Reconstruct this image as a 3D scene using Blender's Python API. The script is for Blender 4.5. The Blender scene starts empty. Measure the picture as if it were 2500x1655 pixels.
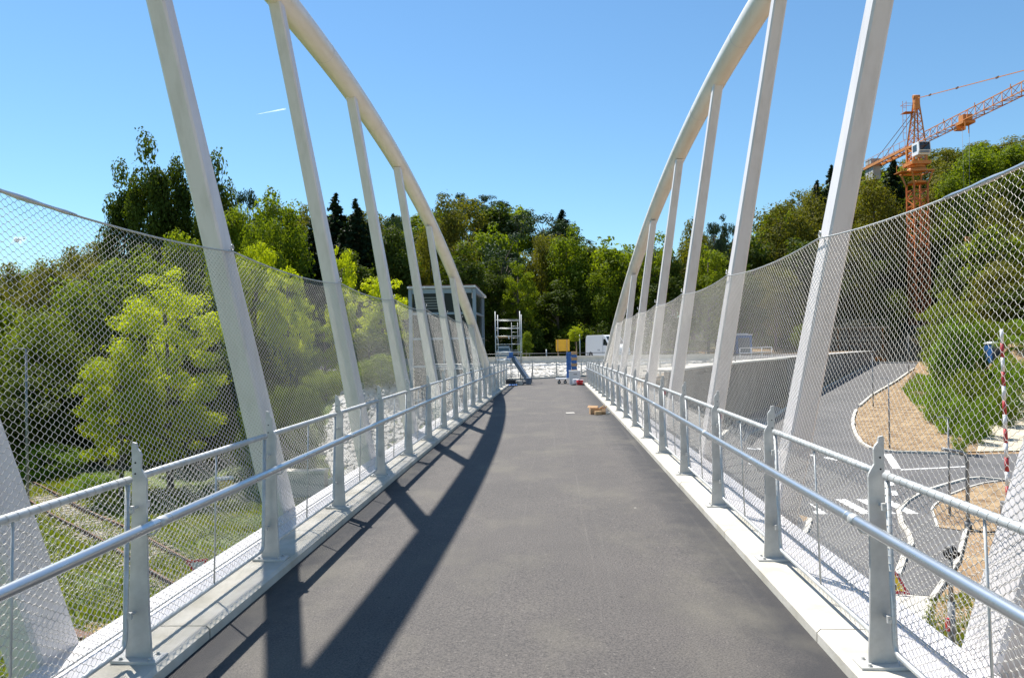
import bpy, bmesh, math, random
import numpy as np
from mathutils import Vector, Matrix

R = math.radians
scn = bpy.context.scene
COL = scn.collection

# ------------------------------------------------------------------ camera
F_PX, YAW, PITCH, ROLL, CAM_H = 1812.2, 0.0543, 0.0063, -0.0156, 1.861
_r = np.array([math.cos(YAW), math.sin(YAW), 0.0])
_f = np.array([-math.sin(YAW) * math.cos(PITCH), math.cos(YAW) * math.cos(PITCH), math.sin(PITCH)])
_u = np.cross(_r, _f)
_c, _s = math.cos(ROLL), math.sin(ROLL)
CR, CU = _r * _c + _u * _s, -_r * _s + _u * _c
cam_d = bpy.data.cameras.new("camera")
cam = bpy.data.objects.new("camera", cam_d)
COL.objects.link(cam)
cam_d.sensor_width = 36.0
cam_d.lens = F_PX / 2500.0 * 36.0
cam_d.clip_start, cam_d.clip_end = 0.05, 3000.0
cam.matrix_world = Matrix(((CR[0], CU[0], -_f[0], 0), (CR[1], CU[1], -_f[1], 0), (CR[2], CU[2], -_f[2], CAM_H), (0, 0, 0, 1)))
scn.camera = cam

# ------------------------------------------------------------------ light
SX, SY = 0.39, -0.46                      # ground shift of a shadow per metre of height
sun_vec = Vector((-SX, -SY, 1.0)).normalized()
SUN_EL = math.asin(sun_vec.z)
world = bpy.data.worlds.new("World")
scn.world = world
world.use_nodes = True
wn = world.node_tree
wn.nodes.clear()
sky = wn.nodes.new("ShaderNodeTexSky")
sky.sky_type = 'NISHITA'
sky.sun_disc = False
sky.sun_elevation = SUN_EL
sky.sun_rotation = math.atan2(sun_vec.x, sun_vec.y)
sky.altitude = 300
sky.air_density = 1.25
sky.dust_density = 0.0
sky.ozone_density = 2.6
bg = wn.nodes.new("ShaderNodeBackground")
bg.inputs['Strength'].default_value = 0.076
wo = wn.nodes.new("ShaderNodeOutputWorld")
tint = wn.nodes.new('ShaderNodeMix'); tint.data_type = 'RGBA'; tint.blend_type = 'MULTIPLY'; tint.inputs[0].default_value = 1.0
tint.inputs[7].default_value = (0.74, 0.98, 1.10, 1)
wn.links.new(sky.outputs[0], tint.inputs[6])
wn.links.new(tint.outputs[2], bg.inputs[0])
wn.links.new(bg.outputs[0], wo.inputs[0])
sl = bpy.data.lights.new("sun", 'SUN')
sl.energy = 5.0
sl.angle = R(0.53)
sl.color = (1.0, 0.955, 0.88)
sun = bpy.data.objects.new("sun", sl)
COL.objects.link(sun)
sun.rotation_euler = sun_vec.to_track_quat('Z', 'Y').to_euler()
scn.view_settings.view_transform = 'Standard'
scn.view_settings.look = 'None'
scn.view_settings.exposure = 0.85
scn.view_settings.gamma = 1.0
scn.cycles.use_denoising = True
scn.cycles.denoiser = 'OPENIMAGEDENOISE'
scn.cycles.denoising_prefilter = 'NONE'
scn.cycles.sample_clamp_direct = 3.0
scn.cycles.use_adaptive_sampling = False
scn.cycles.sample_clamp_indirect = 4.0
scn.cycles.max_bounces = 7
scn.cycles.transparent_max_bounces = 8

# ------------------------------------------------------------------ helpers
def ray(px, py):
    d = CR * (px - 1250.0) / F_PX + CU * (827.5 - py) / F_PX + _f
    return d

def at(px, py, Y):
    d = ray(px, py)
    t = Y / d[1]
    return Vector((d[0] * t, Y, CAM_H + d[2] * t))

def atz(px, py, z):
    d = ray(px, py)
    t = (z - CAM_H) / d[2]
    return Vector((d[0] * t, d[1] * t, z))

def camw(lat, zc, z):
    fl = np.array([-math.sin(YAW), math.cos(YAW)])
    return Vector((_r[0] * lat + fl[0] * zc, _r[1] * lat + fl[1] * zc, z))

def sstep(a, b, x):
    t = np.clip((x - a) / (b - a), 0, 1)
    return t * t * (3 - 2 * t)

def pxof(x, Y):
    return 1250 + F_PX * np.tan(np.arctan2(x, Y) + YAW)

PLAT = [(-12.5, 46), (-3.5, 46.5), (-3.5, 38.2), (3.2, 38.2), (6, 46), (11, 56), (16, 64.5), (21, 72), (43, 104), (60, 114), (62, 150), (-70, 150), (-70, 90), (-30, 70), (-14, 60)]
def poly_dist(x, y, P):
    x = np.asarray(x, float); y = np.asarray(y, float)
    d = np.full(x.shape, 1e9); ins = np.zeros(x.shape, bool)
    n = len(P)
    for i in range(n):
        ax, ay = P[i]; bx, by = P[(i + 1) % n]
        ex, ey = bx - ax, by - ay
        t = np.clip(((x - ax) * ex + (y - ay) * ey) / (ex * ex + ey * ey), 0, 1)
        d = np.minimum(d, np.hypot(x - ax - t * ex, y - ay - t * ey))
        c = ((ay > y) != (by > y))
        xi = ax + (y - ay) / ((by - ay) if by != ay else 1e-9) * (bx - ax)
        ins ^= c & (x < xi)
    return np.where(ins, 0, d)

HPX = [-600, 0, 250, 600, 900, 1220, 1400, 1500, 1700, 1850, 2000, 2300, 2600, 3200]
HHT = [6, 7, 15, 22, 25, 28, 16, 8, 9, 20, 28, 44, 52, 55]
GZ = -6.2
def T(x, y):
    x = np.asarray(x, float); y = np.asarray(y, float)
    right = GZ + 0.078 * np.clip(y - 39, 0, 64)
    left = GZ + 0.05 * np.clip(y - 60, 0, 90)
    w = sstep(-4, 6, x)
    v = left * (1 - w) + right * w
    plat = np.interp(y, [40, 54, 58.5, 60, 90, 150], [-0.60, -0.60, 0.08, 0.08, 0.1, 0.4])
    d = poly_dist(x, y, PLAT)
    slope = np.where((x > 6.5) & (y > 44), 12.0, 0.62)
    z = np.maximum(v, plat - slope * d)
    yy = np.maximum(y, 1)
    h = np.interp(pxof(x, yy), HPX, HHT) * sstep(100, 205, yy)
    # right-hand rise beside the building site
    h = h + sstep(.535, .60, x / yy) * sstep(60, 71, y) * 4.6 * (1 - .5 * sstep(100, 140, y))
    bump = 0.12 * np.sin(x * 0.31 + 1.3) * np.sin(y * 0.27) * sstep(10, 14, np.abs(x) + 0 * y) * (x < 0)
    return z + h + bump

def on_t(px, py, dz=0.0):
    d = ray(px, py)
    lo = 4.0; t = lo
    while t < 400:
        p = (d[0] * t, d[1] * t, CAM_H + d[2] * t)
        if p[2] <= float(T(p[0], p[1])) + dz:
            break
        t += 0.25
    a, b = t - 0.25, t
    for _ in range(18):
        m = (a + b) / 2
        if CAM_H + d[2] * m <= float(T(d[0] * m, d[1] * m)) + dz: b = m
        else: a = m
    return Vector((d[0] * b, d[1] * b, CAM_H + d[2] * b))

def tag(o, label=None, cat=None, group=None, kind=None):
    if label: o['label'] = label
    if cat: o['category'] = cat
    if group: o['group'] = group
    if kind: o['kind'] = kind
    return o

def empty(name, loc=(0, 0, 0), rz=0.0, label=None, cat=None, group=None):
    o = bpy.data.objects.new(name, None)
    COL.objects.link(o)
    o.location = loc
    o.rotation_euler = (0, 0, rz)
    o.empty_display_size = 0.3
    return tag(o, label, cat, group)

def link(name, me, parent=None, loc=None):
    o = bpy.data.objects.new(name, me)
    COL.objects.link(o)
    if parent: o.parent = parent
    if loc: o.location = loc
    return o

class MB:
    def __init__(s): s.v = []; s.f = []; s.sm = []
    def add(s, vs, fs, smooth=False):
        n = len(s.v)
        s.v += [tuple(v) for v in vs]
        s.f += [tuple(i + n for i in f) for f in fs]
        s.sm += [smooth] * len(fs)
        return s
    def box(s, c, d, rz=0.0):
        x, y, z = d[0] / 2, d[1] / 2, d[2] / 2
        cs, sn = math.cos(rz), math.sin(rz)
        vs = []
        for sx, sy, sz in ((-1, -1, -1), (1, -1, -1), (1, 1, -1), (-1, 1, -1), (-1, -1, 1), (1, -1, 1), (1, 1, 1), (-1, 1, 1)):
            a, b = sx * x, sy * y
            vs.append((c[0] + a * cs - b * sn, c[1] + a * sn + b * cs, c[2] + sz * z))
        return s.add(vs, [(0, 3, 2, 1), (4, 5, 6, 7), (0, 1, 5, 4), (1, 2, 6, 5), (2, 3, 7, 6), (3, 0, 4, 7)])
    def bar(s, p, q, w, h=None, up=(0, 0, 1)):
        h = h or w
        p, q = Vector(p), Vector(q); d = (q - p).normalized()
        a = d.cross(Vector(up))
        if a.length < 1e-3: a = d.cross(Vector((1, 0, 0)))
        a.normalize(); b = a.cross(d)
        vs = [c + a * sx * w / 2 + b * sy * h / 2 for c in (p, q) for sx, sy in ((-1, -1), (1, -1), (1, 1), (-1, 1))]
        return s.add(vs, [(0, 1, 2, 3), (7, 6, 5, 4), (0, 4, 5, 1), (1, 5, 6, 2), (2, 6, 7, 3), (3, 7, 4, 0)])
    def tube(s, pts, r, n=10, caps=True):
        pts = [Vector(p) for p in pts]
        rs = r if isinstance(r, (list, tuple)) else [r] * len(pts)
        vs, fs = [], []
        ref = None
        for i, p in enumerate(pts):
            d = (pts[min(i + 1, len(pts) - 1)] - pts[max(i - 1, 0)]).normalized()
            if ref is None:
                ref = d.cross(Vector((0, 0, 1)))
                if ref.length < 1e-3: ref = Vector((1, 0, 0))
            a = (ref - d * ref.dot(d)).normalized(); ref = a
            b = d.cross(a)
            for k in range(n):
                t = 2 * math.pi * k / n
                vs.append(p + (a * math.cos(t) + b * math.sin(t)) * rs[i])
        for i in range(len(pts) - 1):
            for k in range(n):
                fs.append((i * n + k, i * n + (k + 1) % n, (i + 1) * n + (k + 1) % n, (i + 1) * n + k))
        s.add(vs, fs, True)
        if caps:
            m = len(s.v) - len(vs)
            s.f += [tuple(m + k for k in range(n))[::-1], tuple(m + (len(pts) - 1) * n + k for k in range(n))]
            s.sm += [False, False]
        return s
    def cyl(s, c, r, h, n=16, r2=None):
        c = Vector(c)
        return s.tube([c, c + Vector((0, 0, h))], [r, r2 if r2 is not None else r], n)
    def prism(s, prof, axis='Y', a=0.0, b=1.0):
        # prof: list of 2d points; axis: extrusion axis from a to b
        n = len(prof)
        def P(p, t):
            return {'Y': (p[0], t, p[1]), 'X': (t, p[0], p[1]), 'Z': (p[0], p[1], t)}[axis]
        vs = [P(p, a) for p in prof] + [P(p, b) for p in prof]
        fs = [tuple(range(n)), tuple(range(2 * n - 1, n - 1, -1))]
        fs += [(i, i + n, (i + 1) % n + n, (i + 1) % n) for i in range(n)]
        return s.add(vs, fs)
    def build(s, name, m, parent=None, loc=None, bevel=0.0, fix=True):
        me = bpy.data.meshes.new(name)
        me.from_pydata(s.v, [], s.f)
        me.polygons.foreach_set('use_smooth', s.sm)
        if fix:
            bm = bmesh.new(); bm.from_mesh(me)
            bmesh.ops.recalc_face_normals(bm, faces=bm.faces)
            if bevel:
                es = [e for e in bm.edges if len(e.link_faces) == 2 and e.calc_face_angle(0) > 0.5]
                bmesh.ops.bevel(bm, geom=es, offset=bevel, segments=2, affect='EDGES', profile=0.6)
            bm.to_mesh(me); bm.free()
        me.materials.append(m)
        me.update()
        return link(name, me, parent, loc)

def np_mesh(name, V, F, mats, smooth=False, mi=None):
    me = bpy.data.meshes.new(name)
    F = np.asarray(F, np.int32); k = F.shape[1]
    me.vertices.add(len(V)); me.vertices.foreach_set('co', np.asarray(V, np.float32).ravel())
    me.loops.add(F.size); me.loops.foreach_set('vertex_index', F.ravel())
    me.polygons.add(len(F))
    me.polygons.foreach_set('loop_start', np.arange(0, F.size, k, dtype=np.int32))
    me.polygons.foreach_set('loop_total', np.full(len(F), k, np.int32))
    me.polygons.foreach_set('use_smooth', np.full(len(F), smooth))
    for m in mats: me.materials.append(m)
    if mi is not None: me.polygons.foreach_set('material_index', np.asarray(mi, np.int32))
    me.update(calc_edges=True)
    return me

# ------------------------------------------------------------------ materials
def mat(name, base, rough=0.6, metal=0.0, var=0.0, scale=4.0, col2=None, bump=0.0, bscale=60.0, det=6, lo=0.35, hi=0.65, coord='Object', spec=0.5, rvar=0.0, stretch=None):
    m = bpy.data.materials.new(name); m.use_nodes = True
    nt = m.node_tree; b = nt.nodes['Principled BSDF']
    b.inputs['Base Color'].default_value = (*base, 1); b.inputs['Roughness'].default_value = rough
    b.inputs['Metallic'].default_value = metal; b.inputs['Specular IOR Level'].default_value = spec
    tc = nt.nodes.new('ShaderNodeTexCoord')
    src = tc.outputs[coord]
    if stretch:
        mp = nt.nodes.new('ShaderNodeMapping'); mp.inputs['Scale'].default_value = stretch
        nt.links.new(src, mp.inputs[0]); src = mp.outputs[0]
    if var or col2:
        n = nt.nodes.new('ShaderNodeTexNoise'); n.inputs['Scale'].default_value = scale; n.inputs['Detail'].default_value = det
        n.inputs['Roughness'].default_value = 0.62
        nt.links.new(src, n.inputs[0])
        mr = nt.nodes.new('ShaderNodeMapRange'); mr.inputs[1].default_value = lo; mr.inputs[2].default_value = hi
        nt.links.new(n.outputs[0], mr.inputs[0])
        mx = nt.nodes.new('ShaderNodeMix'); mx.data_type = 'RGBA'
        c2 = col2 or tuple(min(1, c * (1 + var)) for c in base)
        c1 = base if col2 else tuple(c * (1 - var) for c in base)
        mx.inputs[6].default_value = (*c1, 1); mx.inputs[7].default_value = (*c2, 1)
        nt.links.new(mr.outputs[0], mx.inputs[0]); nt.links.new(mx.outputs[2], b.inputs['Base Color'])
        if rvar:
            r2 = nt.nodes.new('ShaderNodeMapRange'); r2.inputs[3].default_value = rough - rvar; r2.inputs[4].default_value = rough + rvar
            nt.links.new(n.outputs[0], r2.inputs[0]); nt.links.new(r2.outputs[0], b.inputs['Roughness'])
    if bump:
        n2 = nt.nodes.new('ShaderNodeTexNoise'); n2.inputs['Scale'].default_value = bscale; n2.inputs['Detail'].default_value = 5
        nt.links.new(tc.outputs[coord], n2.inputs[0])
        bp = nt.nodes.new('ShaderNodeBump'); bp.inputs['Strength'].default_value = bump; bp.inputs['Distance'].default_value = 0.02
        nt.links.new(n2.outputs[0], bp.inputs['Height']); nt.links.new(bp.outputs[0], b.inputs['Normal'])
    return m

def mixnode(nt, fac, a, b):
    mx = nt.nodes.new('ShaderNodeMix'); mx.data_type = 'RGBA'
    for sock, v in ((mx.inputs[0], fac), (mx.inputs[6], a), (mx.inputs[7], b)):
        if hasattr(v, 'is_output') or isinstance(v, bpy.types.NodeSocket): nt.links.new(v, sock)
        elif isinstance(v, tuple): sock.default_value = (*v, 1)
        else: sock.default_value = v
    return mx.outputs[2]

def noise(nt, src, scale, det=5, lo=0.4, hi=0.6, rough=0.6):
    n = nt.nodes.new('ShaderNodeTexNoise'); n.inputs['Scale'].default_value = scale; n.inputs['Detail'].default_value = det; n.inputs['Roughness'].default_value = rough
    nt.links.new(src, n.inputs[0])
    mr = nt.nodes.new('ShaderNodeMapRange'); mr.inputs[1].default_value = lo; mr.inputs[2].default_value = hi
    nt.links.new(n.outputs[0], mr.inputs[0])
    return mr.outputs[0]

def deck_asphalt():
    m = bpy.data.materials.new('deck_asphalt'); m.use_nodes = True
    nt = m.node_tree; b = nt.nodes['Principled BSDF']
    tc = nt.nodes.new('ShaderNodeTexCoord').outputs['Object']
    c = mixnode(nt, noise(nt, tc, 0.9, 6, 0.36, 0.66), (0.090, 0.080, 0.073), (0.112, 0.099, 0.089))
    # grit
    c = mixnode(nt, noise(nt, tc, 75, 3, 0.42, 0.66, 0.75), c, (0.030, 0.028, 0.028))
    c = mixnode(nt, noise(nt, tc, 42, 2, 0.64, 0.74), c, (0.16, 0.145, 0.13))
    c = mixnode(nt, noise(nt, tc, 240, 1, 0.70, 0.78), c, (0.34, 0.31, 0.27))
    # small dark and chalky spots
    vo = nt.nodes.new('ShaderNodeTexVoronoi'); vo.inputs['Scale'].default_value = 1.7; nt.links.new(tc, vo.inputs[0])
    vm = nt.nodes.new('ShaderNodeMapRange'); vm.inputs[1].default_value = 0.030; vm.inputs[2].default_value = 0.018; nt.links.new(vo.outputs['Distance'], vm.inputs[0])
    c = mixnode(nt, vm.outputs[0], c, (0.03, 0.028, 0.026))
    vo2 = nt.nodes.new('ShaderNodeTexVoronoi'); vo2.inputs['Scale'].default_value = 1.1; nt.links.new(tc, vo2.inputs[0])
    vm2 = nt.nodes.new('ShaderNodeMapRange'); vm2.inputs[1].default_value = 0.022; vm2.inputs[2].default_value = 0.010; nt.links.new(vo2.outputs['Distance'], vm2.inputs[0])
    c = mixnode(nt, vm2.outputs[0], c, (0.40, 0.38, 0.33))
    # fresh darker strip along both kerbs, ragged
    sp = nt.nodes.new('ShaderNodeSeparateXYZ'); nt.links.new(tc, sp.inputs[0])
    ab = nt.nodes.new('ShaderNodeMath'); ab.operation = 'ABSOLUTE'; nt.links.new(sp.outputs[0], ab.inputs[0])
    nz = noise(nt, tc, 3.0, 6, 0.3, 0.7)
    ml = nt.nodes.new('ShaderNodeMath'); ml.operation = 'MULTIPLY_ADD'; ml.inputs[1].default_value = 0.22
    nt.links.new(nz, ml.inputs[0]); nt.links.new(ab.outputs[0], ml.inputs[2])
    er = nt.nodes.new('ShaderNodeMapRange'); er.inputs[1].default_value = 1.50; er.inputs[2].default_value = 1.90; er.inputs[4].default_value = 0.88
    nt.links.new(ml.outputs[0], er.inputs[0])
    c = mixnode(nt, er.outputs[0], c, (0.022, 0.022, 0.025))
    # pale dusty stains down the middle and faint lengthwise streaks
    mp = nt.nodes.new('ShaderNodeMapping'); mp.inputs['Scale'].default_value = (0.9, 0.55, 1); nt.links.new(tc, mp.inputs[0])
    st = noise(nt, mp.outputs[0], 1.1, 8, 0.50, 0.95)
    c = mixnode(nt, st, c, (0.150, 0.136, 0.105))
    mp2 = nt.nodes.new('ShaderNodeMapping'); mp2.inputs['Scale'].default_value = (7, 0.10, 1); nt.links.new(tc, mp2.inputs[0])
    st2 = noise(nt, mp2.outputs[0], 1.0, 3, 0.60, 1.3)
    c = mixnode(nt, st2, c, (0.15, 0.14, 0.125))
    for (x0, wd_, cc) in ((0.62, .012, (0.17, .155, .135)), (-0.02, .010, (.15, .135, .12)), (-.75, .014, (.055, .05, .048))):
        wv = nt.nodes.new('ShaderNodeMath'); wv.operation = 'MULTIPLY_ADD'; wv.inputs[1].default_value = .12; wv.inputs[2].default_value = -x0 - .06
        nw = nt.nodes.new('ShaderNodeTexNoise'); nw.inputs['Scale'].default_value = .35; nw.inputs['Detail'].default_value = 3; nt.links.new(tc, nw.inputs[0])
        nt.links.new(nw.outputs[0], wv.inputs[0])
        sm_ = nt.nodes.new('ShaderNodeMath'); sm_.operation = 'ADD'; nt.links.new(wv.outputs[0], sm_.inputs[0]); nt.links.new(sp.outputs[0], sm_.inputs[1])
        sa = nt.nodes.new('ShaderNodeMath'); sa.operation = 'ABSOLUTE'; nt.links.new(sm_.outputs[0], sa.inputs[0])
        sr = nt.nodes.new('ShaderNodeMapRange'); sr.inputs[1].default_value = wd_; sr.inputs[2].default_value = wd_ * .3; sr.inputs[4].default_value = .22; nt.links.new(sa.outputs[0], sr.inputs[0])
        bk_ = nt.nodes.new('ShaderNodeMath'); bk_.operation = 'MULTIPLY'; nt.links.new(sr.outputs[0], bk_.inputs[0]); nt.links.new(noise(nt, tc, .8, 4, .42, .60), bk_.inputs[1])
        c = mixnode(nt, bk_.outputs[0], c, cc)
    nt.links.new(c, b.inputs['Base Color'])
    b.inputs['Roughness'].default_value = 0.82
    n2 = nt.nodes.new('ShaderNodeTexNoise'); n2.inputs['Scale'].default_value = 190; n2.inputs['Detail'].default_value = 3
    nt.links.new(tc, n2.inputs[0])
    bp = nt.nodes.new('ShaderNodeBump'); bp.inputs['Strength'].default_value = 0.55; bp.inputs['Distance'].default_value = 0.006
    nt.links.new(n2.outputs[0], bp.inputs['Height']); nt.links.new(bp.outputs[0], b.inputs['Normal'])
    return m

def leaf_mat(name, c1, c2, c3, trans=0.38):
    m = bpy.data.materials.new(name); m.use_nodes = True
    nt = m.node_tree; nt.nodes.clear()
    out = nt.nodes.new('ShaderNodeOutputMaterial')
    geo = nt.nodes.new('ShaderNodeNewGeometry')
    oi = nt.nodes.new('ShaderNodeObjectInfo')
    tc = nt.nodes.new('ShaderNodeTexCoord').outputs['Object']
    cr = nt.nodes.new('ShaderNodeValToRGB')
    e = cr.color_ramp.elements
    e[0].color = (*c1, 1); e[1].color = (*c3, 1); e[1].position = 1.0
    k = e.new(0.5); k.color = (*c2, 1)
    ad = nt.nodes.new('ShaderNodeMath'); ad.operation = 'MULTIPLY_ADD'; ad.inputs[1].default_value = 0.45
    nt.links.new(geo.outputs['Random Per Island'], ad.inputs[0])
    nn = noise(nt, tc, 0.55, 3, 0.3, 0.7)
    m2 = nt.nodes.new('ShaderNodeMath'); m2.operation = 'MULTIPLY_ADD'; m2.inputs[1].default_value = 0.30
    nt.links.new(nn, m2.inputs[0])
    m3 = nt.nodes.new('ShaderNodeMath'); m3.operation = 'MULTIPLY'; m3.inputs[1].default_value = 0.30
    nt.links.new(oi.outputs['Random'], m3.inputs[0]); nt.links.new(m3.outputs[0], m2.inputs[2])
    nt.links.new(m2.outputs[0], ad.inputs[2]); nt.links.new(ad.outputs[0], cr.inputs[0])
    d = nt.nodes.new('ShaderNodeBsdfPrincipled'); d.inputs['Roughness'].default_value = 0.65; d.inputs['Specular IOR Level'].default_value = 0.15
    t = nt.nodes.new('ShaderNodeBsdfTranslucent')
    nt.links.new(cr.outputs[0], d.inputs['Base Color'])
    g = nt.nodes.new('ShaderNodeMix'); g.data_type = 'RGBA'; g.blend_type = 'MULTIPLY'; g.inputs[0].default_value = 1.0
    g.inputs[7].default_value = (1.55, 1.55, 0.40, 1)
    nt.links.new(cr.outputs[0], g.inputs[6]); nt.links.new(g.outputs[2], t.inputs[0])
    mx = nt.nodes.new('ShaderNodeMixShader'); mx.inputs[0].default_value = trans
    nt.links.new(d.outputs[0], mx.inputs[1]); nt.links.new(t.outputs[0], mx.inputs[2])
    nt.links.new(mx.outputs[0], out.inputs[0])
    return m

def terrain_mat():
    m = bpy.data.materials.new('terrain_ground'); m.use_nodes = True
    nt = m.node_tree; b = nt.nodes['Principled BSDF']
    tc = nt.nodes.new('ShaderNodeTexCoord').outputs['Object']
    g = mixnode(nt, noise(nt, tc, 0.5, 8, 0.38, 0.62), (0.085, 0.115, 0.018), (0.17, 0.19, 0.05))
    g = mixnode(nt, noise(nt, tc, 5.0, 6, 0.42, 0.62), g, (0.045, 0.085, 0.014))
    g = mixnode(nt, noise(nt, tc, 0.21, 5, 0.56, 0.66), g, (0.22, 0.20, 0.10))
    e = mixnode(nt, noise(nt, tc, 1.1, 8, 0.35, 0.65), (0.25, 0.155, 0.075), (0.36, 0.24, 0.13))
    e = mixnode(nt, noise(nt, tc, 7.0, 6, 0.55, 0.68), e, (0.10, 0.055, 0.028))
    e = mixnode(nt, noise(nt, tc, 0.35, 6, 0.55, 0.70), e, (0.44, 0.35, 0.22))
    sp = nt.nodes.new('ShaderNodeSeparateXYZ'); nt.links.new(tc, sp.inputs[0])
    mr = nt.nodes.new('ShaderNodeMapRange'); mr.inputs[1].default_value = -2; mr.inputs[2].default_value = 2
    nt.links.new(sp.outputs[0], mr.inputs[0])
    near = mixnode(nt, mr.outputs[0], g, e)
    ff = mixnode(nt, noise(nt, tc, 0.3, 5, 0.4, 0.6), (0.030, 0.040, 0.012), (0.055, 0.060, 0.022))
    m2 = nt.nodes.new('ShaderNodeMapRange'); m2.inputs[1].default_value = 104; m2.inputs[2].default_value = 116
    nt.links.new(sp.outputs[1], m2.inputs[0])
    nt.links.new(mixnode(nt, m2.outputs[0], near, ff), b.inputs['Base Color'])
    b.inputs['Roughness'].default_value = 0.95
    n2 = nt.nodes.new('ShaderNodeTexNoise'); n2.inputs['Scale'].default_value = 4; n2.inputs['Detail'].default_value = 8
    nt.links.new(tc, n2.inputs[0])
    bp = nt.nodes.new('ShaderNodeBump'); bp.inputs['Strength'].default_value = 0.8; bp.inputs['Distance'].default_value = 0.15
    nt.links.new(n2.outputs[0], bp.inputs['Height']); nt.links.new(bp.outputs[0], b.inputs['Normal'])
    return m

M = {}
M['white'] = mat('white_painted_steel', (0.66, 0.635, 0.64), 0.38, 0, col2=(0.54, 0.515, 0.505), scale=2.6, lo=.45, hi=.80, det=9, bump=0.03, bscale=30, stretch=(3, 3, 0.35))
M['archbounce'] = mat('bounce_tinted_arch_steel', (0.74, 0.71, 0.66), 0.34, 0, col2=(0.66, 0.61, 0.53), scale=2.2, lo=0.45, hi=0.75, stretch=(2, 0.5, 2))  # white arch steel with warm deck bounce put into its colour
M['galv'] = mat('galvanised_steel', (0.46, 0.48, 0.48), 0.50, 0.55, col2=(0.60, 0.61, 0.60), scale=9, bump=0.04, bscale=40, rvar=0.12)
M['post'] = mat('galvanised_post_steel', (0.43, 0.425, 0.405), 0.50, 0.12, col2=(0.60, 0.595, 0.57), scale=5, det=9, bump=0.05, bscale=25, rvar=0.12)
M['rail'] = mat('polished_handrail_steel', (0.62, 0.65, 0.68), 0.30, 0.88, col2=(0.52, 0.55, 0.58), scale=12, rvar=0.10, stretch=(3, 0.6, 3))
M['wire'] = mat('stainless_wire', (0.55, 0.53, 0.49), 0.45, 0.40)
M['cable'] = mat('stainless_cable', (0.50, 0.50, 0.48), 0.4, 0.8, bump=0.3, bscale=150)
M['kerbtop'] = mat('kerb_concrete', (0.57, 0.54, 0.48), 0.85, 0, col2=(0.42, 0.39, 0.32), scale=2.5, bump=0.15, bscale=70)
M['deck'] = deck_asphalt()
M['road'] = mat('road_asphalt', (0.085, 0.083, 0.084), 0.85, 0, col2=(0.125, 0.12, 0.118), scale=0.35, det=8, bump=0.1, bscale=30)
M['marking'] = mat('white_road_paint', (0.78, 0.78, 0.76), 0.6, 0, var=0.06, scale=3)
M['concrete'] = mat('grey_concrete', (0.42, 0.41, 0.39), 0.85, 0, col2=(0.33, 0.32, 0.30), scale=0.9, det=8, bump=0.1, bscale=12)
M['paleconc'] = mat('pale_concrete', (0.58, 0.55, 0.49), 0.85, 0, col2=(0.46, 0.43, 0.37), scale=1.1, det=8, bump=0.1, bscale=15)
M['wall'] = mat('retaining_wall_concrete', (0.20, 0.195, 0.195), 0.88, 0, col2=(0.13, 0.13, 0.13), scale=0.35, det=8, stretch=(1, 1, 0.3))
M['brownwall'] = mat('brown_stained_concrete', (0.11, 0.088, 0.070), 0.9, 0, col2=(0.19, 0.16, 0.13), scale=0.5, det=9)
M['stone'] = mat('white_limestone', (0.64, 0.62, 0.58), 0.9, 0, col2=(0.40, 0.37, 0.32), scale=1.5, det=8, bump=0.3, bscale=10)
M['bark'] = mat('tree_bark', (0.10, 0.08, 0.06), 0.95, 0, col2=(0.17, 0.14, 0.11), scale=6, bump=0.5, bscale=20)
M['terrain'] = terrain_mat()
M['orange'] = mat('orange_crane_paint', (0.60, 0.24, 0.045), 0.5, 0, col2=(0.50, 0.17, 0.035), scale=1.5)
M['mastred'] = mat('weathered_orange_paint', (0.56, 0.17, 0.035), 0.55, 0, col2=(0.42, 0.10, 0.025), scale=1.0)
M['black'] = mat('black_rubber', (0.02, 0.02, 0.022), 0.7)
M['darkgrey'] = mat('dark_grey_metal', (0.11, 0.115, 0.12), 0.5, 0.4)
M['lampgrey'] = mat('lamp_post_grey', (0.22, 0.23, 0.24), 0.5, 0.4, var=0.1)
M['glass'] = mat('window_glass', (0.02, 0.028, 0.03), 0.06, 0, spec=1.0)
M['dullglass'] = mat('dark_building_glass', (0.012, 0.016, 0.018), 0.25, 0, spec=0.25)
M['vanwhite'] = mat('van_white_paint', (0.80, 0.81, 0.82), 0.22, 0)
M['silver'] = mat('car_silver_paint', (0.50, 0.51, 0.52), 0.3, 0.5)
M['blue'] = mat('blue_painted_metal', (0.025, 0.12, 0.36), 0.45, 0, var=0.2, scale=6)
M['bluegrey'] = mat('blue_grey_metal', (0.10, 0.135, 0.185), 0.45, 0.1, var=0.15, scale=8)
M['card'] = mat('brown_cardboard', (0.45, 0.28, 0.15), 0.9, 0, var=0.15, scale=8)
M['wood'] = mat('pale_wood', (0.50, 0.33, 0.17), 0.85, 0, var=0.2, scale=5, stretch=(1, 8, 1))
M['red'] = mat('red_plastic', (0.50, 0.02, 0.025), 0.4)
M['redpaint'] = mat('red_paint', (0.42, 0.035, 0.04), 0.5)
M['whitepaint'] = mat('white_paint', (0.74, 0.75, 0.77), 0.5)
M['yellow'] = mat('yellow_sign_paint', (0.75, 0.40, 0.02), 0.5, 0, var=0.08, scale=3)
M['signyellow'] = mat('warning_yellow', (0.85, 0.55, 0.02), 0.5)
M['box'] = mat('light_grey_box', (0.55, 0.56, 0.57), 0.5)
M['frame'] = mat('pale_blue_steel_frame', (0.22, 0.28, 0.34), 0.45, 0.2)
M['ceiling'] = mat('white_ceiling_panel', (0.60, 0.62, 0.60), 0.7, var=0.1, scale=1)
M['dim_ceiling'] = mat('dimmed_ceiling_boards', (0.16, 0.18, 0.17), 0.6, var=0.1, scale=2)  # pale ceiling boards of the lift building, indoor dimness put into the colour
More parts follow.
